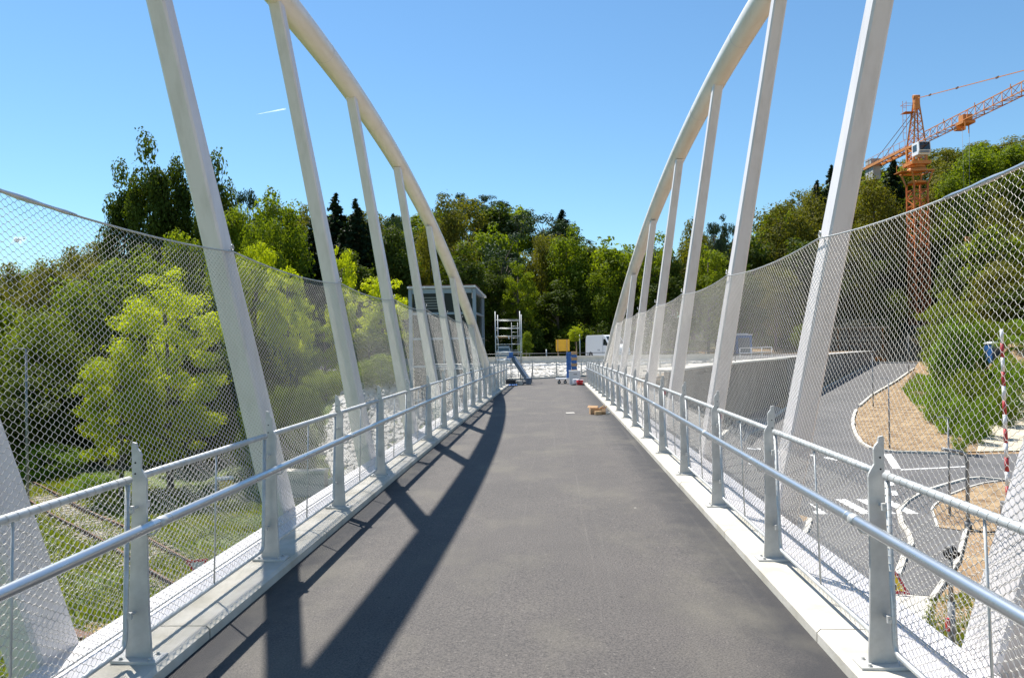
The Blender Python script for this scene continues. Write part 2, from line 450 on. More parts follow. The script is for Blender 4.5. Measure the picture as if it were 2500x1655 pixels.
M['rust'] = mat('rusty_steel', (0.14, 0.075, 0.045), 0.8, 0.2, var=0.3, scale=6)
M['earth'] = mat('brown_earth', (0.16, 0.095, 0.045), 0.95, 0, col2=(0.38, 0.27, 0.15), scale=1.4, det=8, bump=0.5, bscale=6)
M['sand'] = mat('pale_sandy_gravel', (0.48, 0.40, 0.28), 0.95, 0, col2=(0.58, 0.50, 0.38), scale=1.5, det=8, bump=0.3, bscale=14)
M['gravel'] = mat('grey_gravel', (0.36, 0.33, 0.29), 0.95, 0, col2=(0.22, 0.20, 0.17), scale=5, det=8, bump=0.5, bscale=20)
M['oldwood'] = mat('weathered_sleeper_wood', (0.16, 0.13, 0.09), 0.9, 0, col2=(0.26, 0.22, 0.15), scale=3)
M['paper'] = mat('white_paper', (0.8, 0.76, 0.68), 0.8)
LEAF = {
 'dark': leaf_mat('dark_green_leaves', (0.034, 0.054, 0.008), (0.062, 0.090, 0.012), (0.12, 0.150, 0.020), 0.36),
 'mid': leaf_mat('mid_green_leaves', (0.075, 0.110, 0.009), (0.130, 0.175, 0.014), (0.22, 0.255, 0.022), 0.48),
 'bright': leaf_mat('yellow_green_leaves', (0.19, 0.23, 0.010), (0.33, 0.38, 0.016), (0.50, 0.53, 0.03), 0.48),
 'olive': leaf_mat('olive_green_leaves', (0.075, 0.080, 0.013), (0.130, 0.130, 0.020), (0.21, 0.195, 0.03), 0.38),
 'spruce': leaf_mat('dark_spruce_needles', (0.010, 0.024, 0.010), (0.018, 0.038, 0.015), (0.035, 0.060, 0.024), 0.12),
 'pine': leaf_mat('blue_green_pine_needles', (0.022, 0.045, 0.022), (0.038, 0.068, 0.032), (0.065, 0.10, 0.045), 0.15),
 'grass': leaf_mat('grass_blades', (0.09, 0.125, 0.015), (0.16, 0.20, 0.028), (0.30, 0.28, 0.09), 0.4),
 'weed': leaf_mat('bright_weed_leaves', (0.09, 0.16, 0.012), (0.15, 0.24, 0.02), (0.24, 0.32, 0.03), 0.4),
}

# ------------------------------------------------------------------ bridge constants
CX, C2, PXH, PY0, EW = -0.317, 0.0002, 2.085, 4.16, 1.915
AX, AZ, AY0, LA, LB = 3.06, 2.88, 7.606, 0.105, 0.289
def dz(y): return -C2 * y * y
def archz(y): return 6.84 - 0.0106 * (y - 11.98) ** 2

# ------------------------------------------------------------------ terrain
xs = np.unique(np.concatenate([np.arange(-260, -30, 4), np.arange(-30, 50, 0.8), np.arange(50, 300, 4)]))
ys = np.unique(np.concatenate([np.arange(-40, 10, 4), np.arange(10, 106, 0.8), np.arange(106, 330, 4)]))
Xg, Yg = np.meshgrid(xs, ys)
Zg = T(Xg, Yg)
V = np.stack([Xg.ravel(), Yg.ravel(), Zg.ravel()], 1)
ny, nx = Xg.shape
ii = np.arange((ny - 1) * (nx - 1)); iy, ix = ii // (nx - 1), ii % (nx - 1)
a0 = iy * nx + ix
FQ = np.stack([a0, a0 + 1, a0 + nx + 1, a0 + nx], 1)
ter = link('ground', np_mesh('ground', V, FQ, [M['terrain']], True)); tag(ter, kind='structure')
far = MB()
far.add([(-3000, -3000, -7.5), (3000, -3000, -7.5), (3000, 3000, -7.5), (-3000, 3000, -7.5)], [(0, 1, 2, 3)])
tag(far.build('terrain', M['terrain'], fix=False), kind='structure')

def sheet(name, pts, m, dzo, label=None, cat=None, kind='structure', cell=0.8):
    # a polygon laid on the terrain: pts are world (x, y)
    bm = bmesh.new()
    vs = [bm.verts.new((p[0], p[1], 0)) for p in pts]
    f = bm.faces.new(vs)
    bmesh.ops.triangulate(bm, faces=[f])
    x0, x1 = min(p[0] for p in pts), max(p[0] for p in pts)
    y0, y1 = min(p[1] for p in pts), max(p[1] for p in pts)
    for gx in xs[(xs > x0) & (xs < x1)]:
        bmesh.ops.bisect_plane(bm, geom=bm.verts[:] + bm.edges[:] + bm.faces[:], plane_co=(gx, 0, 0), plane_no=(1, 0, 0))
    for gy in ys[(ys > y0) & (ys < y1)]:
        bmesh.ops.bisect_plane(bm, geom=bm.verts[:] + bm.edges[:] + bm.faces[:], plane_co=(0, gy, 0), plane_no=(0, 1, 0))
    co = np.array([v.co[:] for v in bm.verts])
    z = T(co[:, 0], co[:, 1]) + dzo
    for v, zz in zip(bm.verts, z): v.co.z = zz
    bmesh.ops.recalc_face_normals(bm, faces=bm.faces)
    if sum(fc.normal.z for fc in bm.faces) < 0: bmesh.ops.reverse_faces(bm, faces=bm.faces)
    me = bpy.data.meshes.new(name); bm.to_mesh(me); bm.free(); me.materials.append(m)
    return tag(link(name, me), label, cat, kind=kind)

def P2(lst): return [on_t(*p)[:2] for p in lst]

# road surface (outline of the asphalt on the valley floor, running up to the building site)
road_px_a = [(1750, 1078), (1826, 1062), (1857, 1050), (1878, 1030), (1916, 1001), (2012, 950), (2085, 912), (2113, 899), (2095, 891), (2100, 886), (2240, 887)]
road_px_b = [(2231, 901), (2186, 933), (2130, 966), (2098, 993), (2090, 1003), (2083, 1022), (2082, 1041), (2090, 1064), (2104, 1084), (2125, 1097), (2146, 1101), (2184, 1106), (2270, 1108), (2358, 1110), (2500, 1108)]
road_px_c = [(2500, 1172), (2437, 1176), (2401, 1181), (2359, 1193), (2312, 1211), (2280, 1236), (2275, 1247), (2290, 1290), (2355, 1296), (2338, 1372), (2281, 1457), (2217, 1452)]
rp = P2(road_px_a) + P2(road_px_b)
e = on_t(2500, 1108); rp.append((e.x + 30, e.y + 2))
e = on_t(2500, 1172); rp.append((e.x + 30, e.y + 1))
rp += P2(road_px_c)
last = rp[-1]
rp += [(5.5, last[1]), (1.2, last[1] + 2.5), (1.4, 34), (2.0, 36.5)]
sheet('road', rp, M['road'], 0.03)
# kerbs
def strip(name, pts, w, h, m, label=None, cat=None, kind='structure', base=0.0):
    P = [Vector((p[0], p[1], 0)) for p in pts]
    Q = []
    for i in range(len(P) - 1):
        n = max(1, int((P[i + 1] - P[i]).length / 0.7))
        for k in range(n): Q.append(P[i].lerp(P[i + 1], k / n))
    Q.append(P[-1])
    b = MB(); vs = []; fs = []
    for i, p in enumerate(Q):
        d = (Q[min(i + 1, len(Q) - 1)] - Q[max(i - 1, 0)]).normalized()
        nrm = Vector((-d.y, d.x, 0))
        for sgn in (-1, 1):
            q = p + nrm * sgn * w / 2
            z = float(T(q.x, q.y)) + base
            z2 = float(T(p.x, p.y)) + base + h
            vs += [(q.x, q.y, z - 0.15), (q.x, q.y, z2)]
    for i in range(len(Q) - 1):
        a = i * 4; c = a + 4
        fs += [(a + 1, a + 3, c + 3, c + 1), (a, a + 1, c + 1, c), (a + 3, a + 2, c + 2, c + 3)]
    fs += [(0, 2, 3, 1), ((len(Q) - 1) * 4, (len(Q) - 1) * 4 + 1, (len(Q) - 1) * 4 + 3, (len(Q) - 1) * 4 + 2)]
    b.add(vs, fs)
    return tag(b.build(name, m), label, cat, kind=kind)
strip('kerb', P2(road_px_a[:4]), 0.2, 0.16, M['paleconc'])
strip('kerb', P2(road_px_a[3:8]), 0.22, 0.16, M['paleconc'])
strip('kerb', P2(road_px_a[7:9]), 0.22, 0.16, M['paleconc'])
strip('kerb', P2(road_px_a[9:11]), 0.30, 0.20, M['paleconc'])
strip('kerb', P2(road_px_b[:4]), 0.2, 0.16, M['paleconc'])
strip('kerb', P2(road_px_b[4:14]), 0.22, 0.16, M['paleconc'])
strip('kerb', P2([(2194, 1250), (2216, 1225), (2251, 1203), (2301, 1187), (2359, 1171), (2394, 1168), (2419, 1171), (2470, 1176)]), 0.16, 0.12, M['paleconc'])
strip('kerb', P2([(2194, 1250), (2201, 1282), (2218, 1305), (2225, 1330), (2212, 1350), (2191, 1407)]), 0.20, 0.12, M['paleconc'])
strip('kerb', P2([(2290, 1290), (2275, 1247), (2280, 1236), (2312, 1211), (2359, 1193), (2401, 1181), (2437, 1176)]), 0.10, 0.08, M['paleconc'])
strip('kerb', P2([(1977, 1269), (1972, 1290), (1956, 1323)]), 0.20, 0.12, M['paleconc'])
strip('kerb', P2([(2358, 1296), (2338, 1372), (2281, 1457), (2272, 1470)]), 0.14, 0.12, M['paleconc'])
# painted markings
mk = MB()
def mark(pxs):
    P = [on_t(*p) for p in pxs]
    mk.add([(p.x, p.y, float(T(p.x, p.y)) + 0.05) for p in P], [tuple(range(len(P)))])
c0 = on_t(1977, 1238)
yb0, yb1 = on_t(1977, 1257).y, on_t(1977, 1221).y
for k in range(-4, 5):
    x = c0.x + k * 1.02
    mk.add([(x - .26, yb0, GZ + .05), (x + .26, yb0, GZ + .05), (x + .26, yb1, GZ + .05), (x - .26, yb1, GZ + .05)], [(0, 1, 2, 3)])
mark([(2157, 1110), (2176, 1110), (2200, 1146), (2180, 1146)])
mark([(2166, 1178), (2179, 1177), (2186, 1187), (2170, 1188)])
mark([(2176, 1200), (2189, 1199), (2193, 1211), (2178, 1211)])
mark([(2160, 1150), (2171, 1150), (2176, 1163), (2163, 1164)])
for a, b in (((1824, 1094), (1858, 1096)), ((2012, 1116), (2044, 1122)), ((2068, 1127), (2100, 1134)), ((1888, 1099), (1900, 1100)), ((1828, 1131), (1847, 1134)), ((1950, 1106), (1984, 1111))):
    mark([a, (b[0], b[1]), (b[0], b[1] + 4), (a[0], a[1] + 4)])
mark([(2200, 1147), (2290, 1143), (2364, 1139), (2364, 1141), (2290, 1145), (2200, 1149.5)])
tag(mk.build('road_markings', M['marking']), kind='structure')
# bare earth, paths and gravel
sheet('earth_bank', P2([(2231, 905), (2186, 938), (2130, 970), (2100, 998), (2092, 1008), (2088, 1030), (2096, 1062), (2110, 1080), (2146, 1096), (2184, 1101), (2358, 1105), (2400, 1105), (2380, 1075), (2300, 1060), (2270, 1000), (2210, 960), (2215, 930)]), M['earth'], 0.06, kind='structure')
sheet('gravel_path', P2([(2385, 1104), (2500, 1102)]) + [(on_t(2500, 1000).x + 3, on_t(2500, 1000).y), tuple(on_t(2500, 965)[:2]), tuple(on_t(2440, 990)[:2]), tuple(on_t(2400, 1040)[:2])], M['sand'], 0.07)
sheet('verge', P2([(2294, 1290), (2280, 1247), (2284, 1238), (2314, 1214), (2360, 1196), (2402, 1184), (2437, 1179), (2500, 1176), (2500, 1290), (2420, 1300), (2357, 1298)]), M['earth'], 0.06)
ap = sheet('paved_apron', P2([(2105, 1452), (2217, 1455), (2281, 1460), (2262, 1520), (2240, 1600), (2120, 1600)]), M['paleconc'], 0.05)
sheet('gravel_strip', [(1.6, 37.2), (1.0, 34), (1.0, 28.2), (-3.5, 29.5), (-7, 33.5), (-7, 37.5)], M['gravel'], 0.05)
P = P2(road_px_a[:4])
sheet('gravel_shoulder', [(2.2, 36.7)] + P + [tuple(on_t(1916, 1001)[:2]), tuple(on_t(1890, 992)[:2]), tuple(on_t(1800, 1010)[:2]), (4.5, 40)], M['gravel'], 0.045)

# ------------------------------------------------------------------ bridge deck
bridge = empty('footbridge', (CX, 0, 0), 0, 'long white steel footbridge deck edged with pale concrete kerbs', 'footbridge')
YE = 38.2
yy = [-16 + 1.2 * i for i in range(int((YE + 16) / 1.2) + 1)]; yy[-1] = YE
def loft(name, prof, m, parent, ylist=yy, smooth=False, bevel=0):
    # prof: closed outline of (x, z) extruded along the cambered deck
    b = MB(); n = len(prof); vs = []; fs = []
    for y in ylist: vs += [(p[0], y, p[1] + dz(y)) for p in prof]
    for i in range(len(ylist) - 1):
        for k in range(n): fs.append((i * n + k, i * n + (k + 1) % n, (i + 1) * n + (k + 1) % n, (i + 1) * n + k))
    fs += [tuple(range(n)), tuple((len(ylist) - 1) * n + k for k in range(n))]
    b.add(vs, fs, smooth)
    return b.build(name, m, parent, bevel=bevel)
loft('deck_surface', [(-EW, 0), (-EW, -.3), (EW, -.3), (EW, 0), (0, 0.012)], M['deck'], bridge)
rnd = random.Random(3)
for s in (-1, 1):
    # kerb cast in lengths with joints
    y = -15.0
    k = MB()
    while y < YE:
        y2 = min(y + 2.46, YE)
        L = [y, (y + y2) / 2, y2 - 0.012]
        n = 6
        o1 = rnd.uniform(-.002, .002)
        prof = [(EW - .005 + o1, -.25), (EW - .002 + o1, .060), (EW + .022 + o1, .082), (EW + .335, .080), (EW + .345, .07), (EW + .345, -.25)]
        vs = []; fs = []
        for q in L: vs += [(s * p[0], q, p[1] + dz(q)) for p in prof]
        for i in range(2):
            for t in range(6): fs.append((i * 6 + t, i * 6 + (t + 1) % 6, (i + 1) * 6 + (t + 1) % 6, (i + 1) * 6 + t))
        fs += [tuple(range(6)), tuple(12 + t for t in range(6))]
        k.add(vs, fs)
        y += 2.46
    k.build('kerb', M['kerbtop'], bridge)
    loft('edge_beam', [(s * (EW + .36), .02), (s * (EW + .36), -.5), (s * (EW + .82), -.5), (s * (EW + .84), -.02), (s * (EW + .82), .0)], M['white'], bridge)
und = loft('underside_girder', [(-1.7, -.31), (-1.3, -.75), (1.3, -.75), (1.7, -.31)], M['white'], bridge)

# ------------------------------------------------------------------ arches with hangers
for s in (-1, 1):
    sd = 'left' if s < 0 else 'right'
    A = empty('steel_arch', (CX, 0, 0), 0, 'white steel arch with leaning hangers %s' % ('above the right railing, beside the orange crane' if s > 0 else 'above the left railing, before the tall dark tree'), 'arch', 'twin steel arches of the footbridge')
    def hx(z): return s * (AX + 0.10 + LA * (z - AZ))
    pts = []
    for i in range(61):
        y = -13.6 + (37.6 + 13.6) * i / 60
        z = archz(y) + 0.16
        pts.append((hx(z), y, z))
    MB().tube(pts, 0.20, 22).build('arch_tube', M['archbounce'], A, fix=False)
    for yw in (-9.0, -2.0, 5.0, 12.7, 16.2, 20.6, 25.4, 30.2, 34.0):
        q0_, q1_ = yw - .011, yw + .011
        MB().tube([(hx(archz(q) + .16), q, archz(q) + .16) for q in (q0_, q1_)], .2035, 22, False).build('weld_ring', M['galv' if False else 'white'], A, fix=False)
    # cap plate where the arch meets the beam
    for k in range(-1, 7):
        yf = AY0 + LB * AZ + 4 * k
        z = 3.0
        for _ in range(60): z = 0.5 * z + 0.5 * archz(yf - LB * z)
        zt = z + 0.05; zb = -0.75
        h = MB(); vs = []; fs = []
        N = 7
        for i in range(N):
            t = i / (N - 1); zz = zb + (zt - zb) * t
            w = 0.125 - 0.035 * min(1, max(0, zz) / 5.5)           # half width across
            dd = 0.185 - 0.075 * min(1, max(0, zz) / 5.0)         # half depth along the bridge
            c = Vector((hx(zz), yf - LB * zz, zz + dz(yf)))
            r_ = 0.022
            for (ux, uy) in ((-1, -1), (1, -1), (1, 1), (-1, 1)):
                for (qx, qy) in (((1, 0), (0, 1)) if ux * uy < 0 else ((0, 1), (1, 0))):
                    vs.append((c.x + ux * (w - r_ * qx), c.y + uy * (dd - r_ * qy), c.z))
        for i in range(N - 1):
            for q in range(8): fs.append((i * 8 + q, i * 8 + (q + 1) % 8, (i + 1) * 8 + (q + 1) % 8, (i + 1) * 8 + q))
        fs += [tuple(range(8)), tuple((N - 1) * 8 + q for q in range(8))]
        h.add(vs, fs)
        ho = h.build('hanger', M['white'], A)
        if k >= 0 or True:
            # eye bolt that carries the net cable
            zc = AZ + .03
            cx = hx(zc) - s * 0.15
            rg = MB()
            rg.tube([(cx, yf - LB * zc + .03 * math.cos(t), zc + .03 * math.sin(t)) for t in [i * math.pi / 6 for i in range(13)]], 0.007, 6, False)
            rg.tube([(cx, yf - LB * zc, zc - .03), (cx + s * .07, yf - LB * zc, zc - .03)], 0.008, 6)
            rg.build('eye_bolt', M['cable'], ho)
    if s > 0:
        b = MB(); b.box((hx(6.0) - .35, 19.0, 6.75), (.02, .02, .02))
    if s > 0:
        # small floodlight box on top of the far arch limb
        y = 27.6; z = archz(y) + .16
        lb = MB(); lb.box((hx(z), y, z + .30), (.22, .16, .12)).bar((hx(z), y, z + .15), (hx(z), y, z + .26), .05)
        lb.build('floodlight', M['box'], A)
        sc = MB()   # scuffs where slings rubbed the nearest hanger
        yf = AY0 + LB * AZ
        for (zz, dx_, w_, l_) in ((4.35, .02, .012, .16), (3.55, -.045, .004, .30)):
            dd = 0.185 - 0.075 * zz / 5.0
            c = Vector((hx(zz) + dx_, yf - LB * zz - dd - .003, zz))
            t = Vector((s * LA, -LB + .015, 1)).normalized()
            q = [c - t * l_ / 2 - Vector((w_, 0, 0)), c - t * l_ / 2 + Vector((w_, 0, 0)), c + t * l_ / 2 + Vector((w_ * .6, 0, 0)), c + t * l_ / 2 - Vector((w_ * .3, 0, 0))]
            MB().add(q, [(0, 1, 2, 3)]).build('scuff_mark', M['lampgrey'], A)

# ------------------------------------------------------------------ wire nets
def wires(P0, P1, r):
    # prisms of three sides from P0 to P1 (arrays N x 3)
    d = P1 - P0; L = np.linalg.norm(d, axis=1, keepdims=True); d = d / np.maximum(L, 1e-9)
    ref = np.tile(np.array([[0.91, 0.3, 0.28]]), (len(d), 1))
    a = np.cross(d, ref); a /= np.linalg.norm(a, axis=1, keepdims=True); b = np.cross(d, a)
    V = np.zeros((len(d), 6, 3))
    for k in range(3):
        o = (a * math.cos(2.094 * k) + b * math.sin(2.094 * k)) * r
        V[:, k] = P0 + o; V[:, 3 + k] = P1 + o
    base = np.arange(len(d))[:, None] * 6
    F = np.concatenate([base + np.array([[k, (k + 1) % 3, 3 + (k + 1) % 3, 3 + k]]) for k in range(3)], 0)
    return V.reshape(-1, 3), F
def lattice(mapf, nc, nr, w, r, detail=True, keep=None):
    # diamond mesh: mapf(u, j) with u in metres along, j in half rows (float arrays)
    P0, P1 = [], []
    i, j = np.meshgrid(np.arange(nc * 2), np.arange(nr * 2), indexing='ij')
    ok = ((i + j) % 2 == 0)
    i1, j1 = i[ok].astype(float), j[ok].astype(float)      # node -> (+1,+1)
    segs = [(i1, j1, i1 + 1, j1 + 1)]
    i2, j2 = i[~ok].astype(float), j[~ok].astype(float)    # (i, j+1) -> (i+1, j)
    segs.append((i2, j2 + 1, i2 + 1, j2))
    h = w / 2
    for (a, b, c, d) in segs:
        if keep is not None:
            mk_ = keep(a * h, b) & keep(c * h, d); a, b, c, d = a[mk_], b[mk_], c[mk_], d[mk_]
        if detail:
            fa, fb = 0.26, 0.10
            us = [a, a + fa, c - fa, c]; vs_ = [b, b + (d - b) * fb, d - (d - b) * fb, d]
        else:
            us = [a, c]; vs_ = [b, d]
        for q in range(len(us) - 1):
            P0.append(mapf(us[q] * h, vs_[q])); P1.append(mapf(us[q + 1] * h, vs_[q + 1]))
    return wires(np.concatenate(P0), np.concatenate(P1), r)
def knots(mapf, nc, nr, w, keep=None, sz=0.0035):
    i, j = np.meshgrid(np.arange(nc * 2 + 1), np.arange(nr * 2 + 1), indexing='ij')
    ok = ((i + j) % 2 == 0); i, j = i[ok].astype(float), j[ok].astype(float)
    if keep is not None: m_ = keep(i * w / 2, j); i, j = i[m_], j[m_]
    c = mapf(i * w / 2, j)
    p0 = mapf(i * w / 2 - sz, j); p1 = mapf(i * w / 2 + sz, j)
    return wires(p0, p1, sz * 0.75)
WR = 0.00155
NRO, NCO = 34, 50
NB = EW + 0.60
def net_mesh(name, s, near, wr=None):
    wr = wr or WR
    wc = 4.0 / NCO
    def mp(u, j):
        t = u / 4.0
        ztop = AZ - 0.075 * 4 * t * (1 - t)
        z = 0.03 + (ztop - 0.03) * j / (2 * NRO)
        x = s * (NB + (AX - 0.05 - NB) * z / AZ)
        q = np.sin(math.pi * np.clip(z / AZ, 0, 1)) * np.sin(math.pi * np.clip(u / 4, 0, 1))
        x = x + s * q * (.018 + .012 * np.sin(u * 2.1 + z * 1.7)); z = z + q * .008 * np.sin(u * 5.3 + 2 * z); u = u + q * .008 * np.sin(z * 6.1 + u)
        return np.stack([x, u, z], 1)
    # rows near 0.085 m tall would be too coarse: use 0.042 m rows
    V1, F1 = lattice(mp, NCO, NRO, wc, wr, near)
    Vs, Fs = [V1], [F1]
    if near:
        V2, F2 = knots(mp, NCO, NRO, wc); Fs.append(F2 + len(V1)); Vs.append(V2)
    return np_mesh(name, np.concatenate(Vs), np.concatenate(Fs), [M['wire']], True), mp
for s in (-1, 1):
    NRO = 61 if s < 0 else 54
    sd = 'left' if s < 0 else 'right'
    N_ = empty('wire_net', (CX, 0, 0), 0, 'tall stainless wire net hung between the %s hangers, %s' % (sd, 'green trees behind it' if s < 0 else 'road and orange crane behind it'), 'wire net', 'safety nets along both arches')
    mn, mp = net_mesh('net_near', s, True); mf, _ = net_mesh('net_far', s, False, .00140); mff, _ = net_mesh('net_farthest', s, False, .00110)
    for k in range(-2, 6):
        y0 = AY0 + 4 * k
        o = link('net_panel', mn if k < 2 else (mf if k < 4 else mff), N_, (0, y0, dz(y0)))
        o.rotation_euler = (math.atan((dz(y0 + 4) - dz(y0)) / 4), 0, 0)
    y0 = AY0 + 4 * 6
    wc = 4.0 / NCO
    def keep(u, j):
        return 0.03 + (AZ - .03) * j / (2 * NRO) < AZ - 0.02 - u * 0.56 - 0.10 * np.sin(np.clip(u / 4, 0, 1) * math.pi) * 1.3
    V1, F1 = lattice(mp, NCO + 10, NRO, wc, .0011, False, keep)
    link('net_panel', np_mesh('net_end', V1, F1, [M['wire']], True), N_, (0, y0, dz(y0)))
    # top cable, bottom cable
    cb = MB(); pts = []
    for k in range(-2, 6):
        for q in range(8):
            t = q / 8; y = AY0 + 4 * k + 4 * t
            pts.append((s * (AX - .05 - .004 * 4 * t * (1 - t)), y, AZ - 0.075 * 4 * t * (1 - t) + dz(y)))
    y = AY0 + 24; pts.append((s * (AX - .05), y, AZ + dz(y)))
    for q in range(1, 9):
        u = q * .62; z = AZ - u * .56 - .13 * math.sin(min(1, u / 4) * math.pi)
        pts.append((s * (NB + (AX - .05 - NB) * z / AZ), y + u, max(z, .05) + dz(y + u)))
    cb.tube(pts, 0.0085, 7)
    cb.build('top_cable', M['cable'], N_, fix=False)
    MB().tube([(s * NB, y, 0.035 + dz(y)) for y in yy if y > -2 and y < 37], 0.007, 6).build('bottom_cable', M['cable'], N_, fix=False)
    # swaged tensioner near the viewer
    ya = 4.0 if s < 0 else 4.2
    def cz(y):
        t = ((y - AY0) / 4) % 1.0
        return AZ - 0.075 * 4 * t * (1 - t) + dz(y)
    tb = MB()
    P_ = [(s * (AX - .05), ya + .115 * i, cz(ya + .115 * i) + .004) for i in range(10)]
    tb.tube(P_, [.016, .016, .013, .013, .018, .018, .013, .013, .016, .011], 10)
    tb.build('cable_tensioner', M['rail'], N_, fix=False)

# ------------------------------------------------------------------ railings
def post_profile(s):
    # (u, z): u < 0 is the outer side of the post
    p = [(-.080, 0), (.076, 0), (.056, .25), (.042, .55), (.034, .85), (.031, 1.015), (.026, 1.035), (.012, 1.06), (-.004, 1.085), (-.004, 1.165), (-.012, 1.185), (-.030, 1.205), (-.034, 1.232), (-.058, 1.238), (-.062, 1.23), (-.056, 1.05), (-.055, .8), (-.062, .4)]
    return [(-s * a, b) for a, b in p]
post_me = {}; base_me = {}; bolt_me = {}
for s in (-1, 1):
    b = MB(); b.prism(post_profile(s), 'Y', -.009, .009)
    o = b.build('post', M['post'], bevel=.0015); post_me[s] = o.data; bpy.data.objects.remove(o)
    b = MB()
    b.tube([(-s * -.036, -.0105, 1.057), (-s * -.036, .0105, 1.057)], .0055, 10)
    o = b.build('bolt_hole', M['black']); bolt_me[('h', s)] = o.data; bpy.data.objects.remove(o)
b = MB(); b.box((0, 0, .0085), (.27, .135, .017))
for x in (-.085, .085):
    for y in (-.045, .045): b.cyl((x, y, .0165), .014, .005, 12).cyl((x, y, .021), .010, .011, 6)
o = b.build('base_plate', M['post']); base_me = o.data; bpy.data.objects.remove(o)

# mesh panel between two posts (origin at the middle of the bay, on the kerb)
HP, PW = 1.055, 0.915
b = MB()
def rc(y, z): return (0, y, z)
pts = [rc(-PW, 1.0), rc(-PW, .13), rc(-PW + .012, .095), rc(-PW + .045, .08), rc(0, .08), rc(PW - .045, .08), rc(PW - .012, .095), rc(PW, .13), rc(PW, 1.0)]
b.tube(pts, .0145, 10)
b.tube([rc(-PW - .015, 1.025), rc(-PW + .2, 1.027), rc(PW - .2, 1.027), rc(PW + .015, 1.025)], .0215, 14)
o = b.build('panel_frame', M['galv'], fix=False); frame_me = o.data; bpy.data.objects.remove(o)
o = MB().tube([rc(0.02, .08), rc(0.02, 1.01)], .0065, 8).build('middle_rod', M['galv'], fix=False); rod_me = o.data; bpy.data.objects.remove(o)
b = MB()
b.box((0, .03, 0), (.030, .075, .010)).box((0, .005, 0), (.044, .02, .040))
o = b.build('bracket', M['post'], bevel=.002); br_me = o.data; bpy.data.objects.remove(o)
def pm(u, j): return np.stack([0.022 + 0 * u, u - 0.90, 0.085 + j * 0.0223], 1)
def panel_mesh(det):
    V1, F1 = lattice(pm, 23, 21, 1.80 / 23, .0015, det)
    Vs, Fs = [V1], [F1]
    if det:
        V2, F2 = knots(pm, 23, 21, 1.80 / 23); Vs.append(V2); Fs.append(F2 + len(V1))
        # loops lacing the mesh to the frame
        L0, L1 = [], []
        for i in range(26):
            u = -0.90 + (i + .5) * 1.80 / 26
            pr = None
            for t in range(9):
                a = t / 8 * 2 * math.pi
                q = (.0232 * math.cos(a), u + .03 * t / 8 - .015, 1.027 + .0232 * math.sin(a))
                if pr: L0.append(pr); L1.append(q)
                pr = q
        for i in range(21):
            for sg in (-1, 1):
                z = .15 + i * .0406; pr = None
                for t in range(7):
                    a = t / 6 * 2 * math.pi
                    q = (.0165 * math.cos(a), sg * PW + .0165 * math.sin(a), z + .012 * t / 6)
                    if pr: L0.append(pr); L1.append(q)
                    pr = q
        V3, F3 = wires(np.array(L0), np.array(L1), .0013)
        Fs.append(F3 + sum(len(v) for v in Vs)); Vs.append(V3)
    return np_mesh('panel_wire', np.concatenate(Vs), np.concatenate(Fs), [M['wire']], True)
pan_near, pan_far = panel_mesh(True), panel_mesh(False)
KZ = .081
tagred = []
for s in (-1, 1):
    sd = 'left' if s < 0 else 'right'
    RL = empty('bridge_railing', (CX, 0, 0), 0, 'galvanised railing along the %s kerb with round handrail and wire panels' % ('shadowed left' if s < 0 else 'sunlit right'), 'railing', 'railings on both sides of the deck')
    for k in range(-1, 18):
        y = PY0 + 2 * k
        zz = KZ + dz(y)
        p = link('post', post_me[s], RL, (s * PXH, y, zz + .012)); p.rotation_euler = (0, -s * .028, 0)
        link('base_plate', base_me, p, (0, 0, -.012))
        link('bolt_hole', bolt_me[('h', s)], p); link('bolt_hole', bolt_me[('h', s)], p, (0, 0, .063))
        if k < 17:
            ym = y + 1; tilt = math.atan((dz(y + 2) - dz(y)) / 2)
            f_ = link('panel_frame', frame_me, RL, (s * (PXH + .036), ym, KZ + dz(ym) + .02)); f_.rotation_euler = (tilt, -s * .028, 0)
            link('middle_rod', rod_me, f_)
            for z_ in (.26, .86):
                for q_ in (-1, 1):
                    bo = link('bracket', br_me, f_, (-s * .012, q_ * PW, z_)); bo.rotation_euler = (0, 0, 0 if q_ > 0 else math.pi)
            wm = link('wire_mesh', pan_near if k < 5 else pan_far, f_)
            if s < 0: wm.scale = (-1, 1, 1)
    # handrail: straight run, then it bends where the railing ends
    hxr = s * (PXH - .125)
    pts = [(hxr, -2 + 1.0 * i, .868 + dz(-2 + i)) for i in range(40)]
    if s > 0: pts += [(hxr + .12, 38.6, .868 + dz(38.6)), (hxr + .45, 39.8, .868 + dz(39.8))]
    hr = MB().tube(pts, .030, 18).build('handrail', M['rail'], RL, fix=False)
    for k in range(-1, 18):
        y = PY0 + 2 * k; z = .868 + dz(y)
        if k % 2 == 0: MB().tube([(hxr, y - .02, z), (hxr, y + .05, z)], .0315, 18).build('sleeve', M['galv'], hr, fix=False)
        MB().tube([(hxr, y + .10, z), (hxr, y + .106, z)], .0312, 18).build('weld_ring', M['galv'], hr, fix=False)
        MB().tube([(hxr, y, z - .028), (hxr + s * .03, y, z - .065), (hxr + s * .10, y, z - .075)], .007, 8).build('bracket', M['galv'], hr, fix=False)
for (k, dzz) in ((0, .93), (1, .95), (2, .97), (4, .96)):
    y = PY0 + 2 * k
    b = MB(); x = CX + PXH + .045
    b.tube([(x - .012, y + .07, dzz + .09), (x - .002, y + .07, dzz + .10), (x + .012, y + .07, dzz + .082)], .004, 6)
    b.box((x + .002, y + .066, dzz + .06), (.03, .004, .05), .3)
    o = b.build('plastic_tie', M['red'], bevel=0)
    tag(o, 'red plastic tie on the %s right-hand railing post' % ('nearest', 'second nearest', 'third nearest', '', 'fifth nearest')[k], 'plastic tie', 'red ties on the railing')

